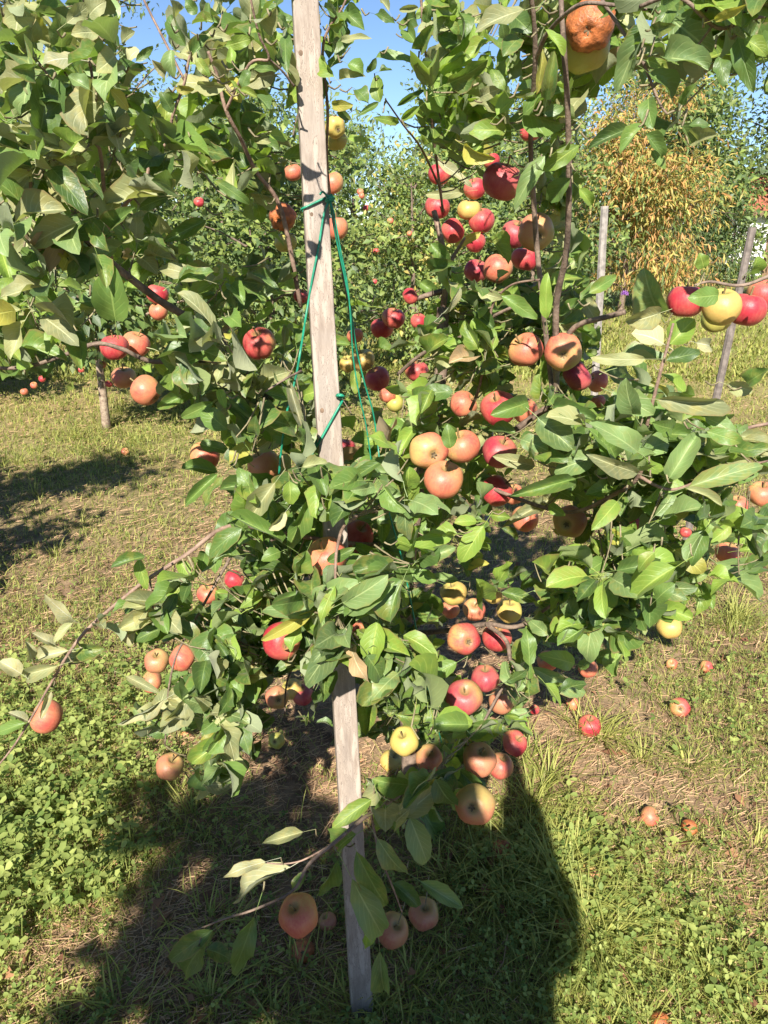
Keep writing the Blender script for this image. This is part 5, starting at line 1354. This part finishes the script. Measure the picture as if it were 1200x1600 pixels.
for poly, ya, yb_, cnt, tones in REG:
    xs = [p[0] for p in poly]; ys = [p[1] for p in poly]
    made = 0; tries = 0
    while made < cnt and tries < cnt * 12:
        tries += 1
        x, y = rl.uniform(min(xs), max(xs)), rl.uniform(min(ys), max(ys))
        if not inside(poly, x, y): continue
        Y = ya + (yb_ - ya) * rl.random()
        c = at(x, y, Y)
        if c[2] < 0.12: continue
        made += 1
        clump = rl.choice(tones); anyput = False
        ax = np.array((rl.gauss(0, .6), -0.55 + rl.gauss(0, .4), 0.35 + rl.gauss(0, .5)))
        for q in range(rl.randint(5, 8)):
            d = unit(np.array((rl.gauss(0, 1), rl.gauss(-.15, .8), rl.gauss(-.15, .65))) + ax * 0.45)
            L = rl.uniform(0.044, 0.080); W = L * rl.uniform(0.40, 0.60)
            B = c + d * L * 0.33
            nrm = np.array((rl.gauss(0, .6), -0.50 + rl.gauss(0, .5), 0.75 + rl.gauss(0, .45)))
            ch = frame(d, nrm) @ np.diag((W, L, (W + L) / 2))
            pr = project(np.stack((B, B + d * L * .5, B + d * L * .95)))
            if blocked(pr[:, :2], (B + np.outer((0, .5, .95), d * L))[:, 1], [B + d * L * .5]): continue
            tone = clump if rl.random() < .45 else rl.choice(tones)
            if rl.random() < 0.02: tone = rl.choice('yyt')
            LB.add(rl.randrange(len(TPL)), ch, B, tone); anyput = True
        if anyput: twig_to(c, maxlen=0.07, r=0.0014)
# ------------------------------------------------------------------ hang the apples
for i, (a, loc, Y) in enumerate(AP):
    px, py, dpx, skin, pose, label = a
    dist = np.linalg.norm(ray(px, py)) * Y / ray(px, py)[1]
    diam = dpx / FPX * (Y / ray(px, py)[1]) * 1.0
    o, up = place_apple(Vector(loc), diam, skin, pose, label, 'apples ripening on the tree', i, dpx >= 24)
    tipp = np.array(loc) + np.array(up) * diam * 0.60
    if pose != 'c': twig_to(tipp, maxlen=0.06, r=0.0014)
for i, (px, py, dpx, skin, label) in enumerate(FALLEN):
    g = ground_at(px, py, 0.02)
    f = project(g)[0][2]; diam = min(0.075, max(0.045, dpx / FPX * f))
    z = ground_z(g[0], g[1])
    place_apple(Vector((g[0], g[1], z + diam * (0.30 if skin == 'B' else 0.40))), diam, skin, rl.choice('csu'), label, 'fallen apples on the ground', 300 + i, dpx >= 24)
# tiny fruit far back in the orchard rows
FAR_LABELS = ['red apple glowing in the gap between the left shoots and the stake', 'pinkish red apple of the far row at the left edge, upper', 'small red apple of the far row under the big left branch', 'small red apple left of the pale thin trunk', 'lowest of three tiny apples hanging over the left lawn', 'middle of three tiny apples hanging over the left lawn', 'highest of three tiny apples hanging over the left lawn', 'small apple against the top of the pale thin trunk']
for i, (px, py, Y, dm) in enumerate([(311, 316, 5.9, .075), (27, 382, 5.6, .075), (155, 398, 5.9, .06), (126, 578, 6.1, .065), (38, 612, 6.2, .065), (53, 602, 6.2, .06), (66, 592, 6.2, .06), (160, 570, 6.1, .07), (110, 424, 6.0, .06), (588, 392, 7.8, .07), (563, 300, 7.9, .07), (610, 345, 7.9, .065), (572, 325, 8.1, .07), (640, 365, 8.1, .06), (350, 470, 5.8, .06), (585, 440, 7.6, .06), (565, 306, 7.8, .06), (300, 500, 6.0, .06), (170, 600, 6.0, .06), (100, 500, 5.8, .065)]):
    place_apple(Vector(at(px, py, Y)), dm, 'O' if i % 3 else 'R', 'u', FAR_LABELS[i] if i < len(FAR_LABELS) else 'tiny red apple among the leaves of the orchard row far behind', 'apples on the far orchard row' if i < len(FAR_LABELS) else 'tiny apples in the far foliage', 400 + i, False)

LB.build('foliage', TREE).location = -TB
V, F = join_np(twig_parts)
tw = tag(link('twigs', mesh_np('twigs', V, F, [bark_material('green_brown_twig', (0.26, 0.22, 0.12), (0.14, 0.11, 0.06))]), TREE), kind='stuff'); tw.location = -TB

# ------------------------------------------------------------------ the person taking the picture (shadow on the grass)
def build_person():
    ox, oy = -0.13, -0.32
    root = tag(empty('person', (ox, oy, 0)), 'person in dark trousers and shirt standing with a raised phone, casting the long shadow', 'person')
    skin = plain('skin', (0.42, 0.25, 0.18), 0.55); cloth = plain('dark_shirt', (0.05, 0.06, 0.09), 0.85, 30); trs = plain('dark_trousers', (0.035, 0.04, 0.055), 0.85, 30); hairm = plain('brown_hair', (0.05, 0.032, 0.02), 0.6, 60)
    def skinned(name, verts, edges, rads, mat, parent, sub=2, rootv=0):
        me = bpy.data.meshes.new(name); me.from_pydata(verts, edges, []); me.materials.append(mat)
        o = link(name, me, parent)
        md = o.modifiers.new('skin', 'SKIN'); md.use_smooth_shade = True
        if not me.skin_vertices: 
            lay = me.attributes  # created by the modifier's data layer
        return o, md
    # body as tapered tubes merged by a remesh, so it stays one continuous surface
    def limb(path, radii):
        P = smooth_path([np.array(p) for p in path], 4); n = len(P)
        V, F = tube_np(P, 1, 1, 12, 0)
        rr = np.interp(np.linspace(0, 1, n), np.linspace(0, 1, len(radii)), radii)
        for i in range(n):
            V[i * 12:(i + 1) * 12] = P[i] + (V[i * 12:(i + 1) * 12] - P[i]) * rr[i]
        return V, F
    hx, hy, hz = -ox, -oy - 0.015, CAM_H
    def build(name, limbs, mat, parent, vox=0.012):
        V, F = join_np(limbs)
        o = link(name, mesh_np(name, V, F, [mat]), parent)
        md = o.modifiers.new('remesh', 'REMESH'); md.mode = 'VOXEL'; md.voxel_size = vox; md.use_smooth_shade = True
        s = o.modifiers.new('smooth', 'SMOOTH'); s.iterations = 4; s.factor = 0.5
        return o
    hands = []
    for s in (-1, 1):
        w = np.array((hx + s * 0.095, hy - 0.03, hz - 0.05))
        palm = np.array((hx + s * 0.085, hy - 0.012, hz - 0.01))
        hands.append(limb([w, (w + palm) / 2, palm], [.027, .034, .028]))
        for q, (dz, ln) in enumerate(((.045, .052), (.020, .060), (-.005, .056), (-.028, .045))):
            k0 = palm + np.array((0, .004, dz * .7)); k1 = k0 + np.array((-s * ln * .35, .022, dz * .15)); k2 = k1 + np.array((-s * ln * .5, -.006, 0)) * .0 + np.array((-s * .004, .004, 0))
            hands.append(limb([k0, k1, k2], [.0095, .0085, .007]))
        t0 = palm + np.array((-s * .004, -.012, -.012)); hands.append(limb([t0, t0 + np.array((-s * .028, -.008, .012)), t0 + np.array((-s * .05, 0, .020))], [.012, .010, .008]))
    body = [limb([(0, 0, 1.40), (0, .01, 1.52), (0, .02, 1.60)], [.075, .056, .06]),
            limb([(0, .03, 1.55), (0, .03, 1.60), (0, .02, 1.68), (0, .015, 1.74), (0, .01, 1.775)], [.045, .070, .082, .070, .03]),
            limb([(0, .10, 1.635), (0, .122, 1.645), (0, .105, 1.665)], [.012, .014, .010]),
            limb([(-.082, .02, 1.65), (-.09, .015, 1.66), (-.085, .015, 1.69)], [.012, .016, .012]), limb([(.082, .02, 1.65), (.09, .015, 1.66), (.085, .015, 1.69)], [.012, .016, .012])]
    for s in (-1, 1):
        w = np.array((hx + s * 0.095, hy - 0.03, hz - 0.05)); e = np.array((s * .275, .11, 1.20))
        body.append(limb([e, (e + w) / 2, w], [.045, .042, .028]))
        body.append(limb([(s * .20, 0, 1.43), (s * .26, .03, 1.34), e], [.05, .05, .042]))
        body.append(limb([(s * .10, 0, .12), (s * .10, .01, .45)], [.045, .055]))
    body.append(limb([(0, 0, .95), (0, 0, 1.2), (0, 0, 1.42)], [.13, .13, .14]))
    for s in (-1, 1): body.append(limb([(s * .09, 0, .95), (s * .10, .01, .5), (s * .10, 0, .12)], [.075, .055, .04]))
    build('body', body + hands, skin, root, 0.008)
    sh = [limb([(0, 0, .92), (0, .0, 1.10), (0, .0, 1.30), (0, 0, 1.44), (0, 0, 1.49)], [.17, .165, .185, .16, .075]), limb([(-.25, 0, 1.42), (0, 0, 1.45), (.25, 0, 1.42)], [.085, .11, .085])]
    sh += [limb([(-.14, 0, .90), (-.15, 0, 1.15), (-.14, 0, 1.40)], [.14, .13, .11]), limb([(.14, 0, .90), (.15, 0, 1.15), (.14, 0, 1.40)], [.14, .13, .11])]
    for s in (-1, 1):
        e = np.array((s * .275, .11, 1.20))
        sh.append(limb([(s * .20, 0, 1.42), (s * .26, .03, 1.34), e], [.085, .09, .085]))
        w = np.array((hx + s * 0.095, hy - 0.03, hz - 0.05)); sh.append(limb([e, e + (w - e) * .4, e + (w - e) * .75], [.085, .075, .055]))
    build('shirt', sh, cloth, root)
    tr = [limb([(-.09, 0, .98), (0, 0, .99), (.09, 0, .98)], [.13, .15, .13])]
    for s in (-1, 1): tr.append(limb([(s * .09, 0, .95), (s * .12, .01, .52), (s * .14, 0, .08)], [.115, .080, .065]))
    build('trousers', tr, trs, root)
    for s in (-1, 1): build('shoe', [limb([(s * .14, -.06, .045), (s * .145, .06, .05), (s * .15, .16, .035)], [.045, .05, .035])], plain('dark_shoe', (.03, .03, .03), .6) if s < 0 else bpy.data.materials['dark_shoe'], root)
    build('hair', [limb([(0, -.01, 1.62), (0, -.02, 1.70), (0, .0, 1.765), (0, .05, 1.772)], [.075, .092, .078, .045])], hairm, root, 0.008)
    ph = bmesh.new(); bmesh.ops.create_cube(ph, size=1, matrix=Matrix.Translation((0, -0.009, 0.0)) @ Matrix.Diagonal((.15, .008, .073, 1)))
    bmesh.ops.bevel(ph, geom=ph.edges[:], offset=.003, segments=2, affect='EDGES')
    p = bm_obj('phone', ph, plain('black_phone', (.015, .015, .018), .25), loc=(0, -0.012, CAM_H))
    tag(p, 'black phone held up sideways in both hands of the person', 'phone')
build_person()
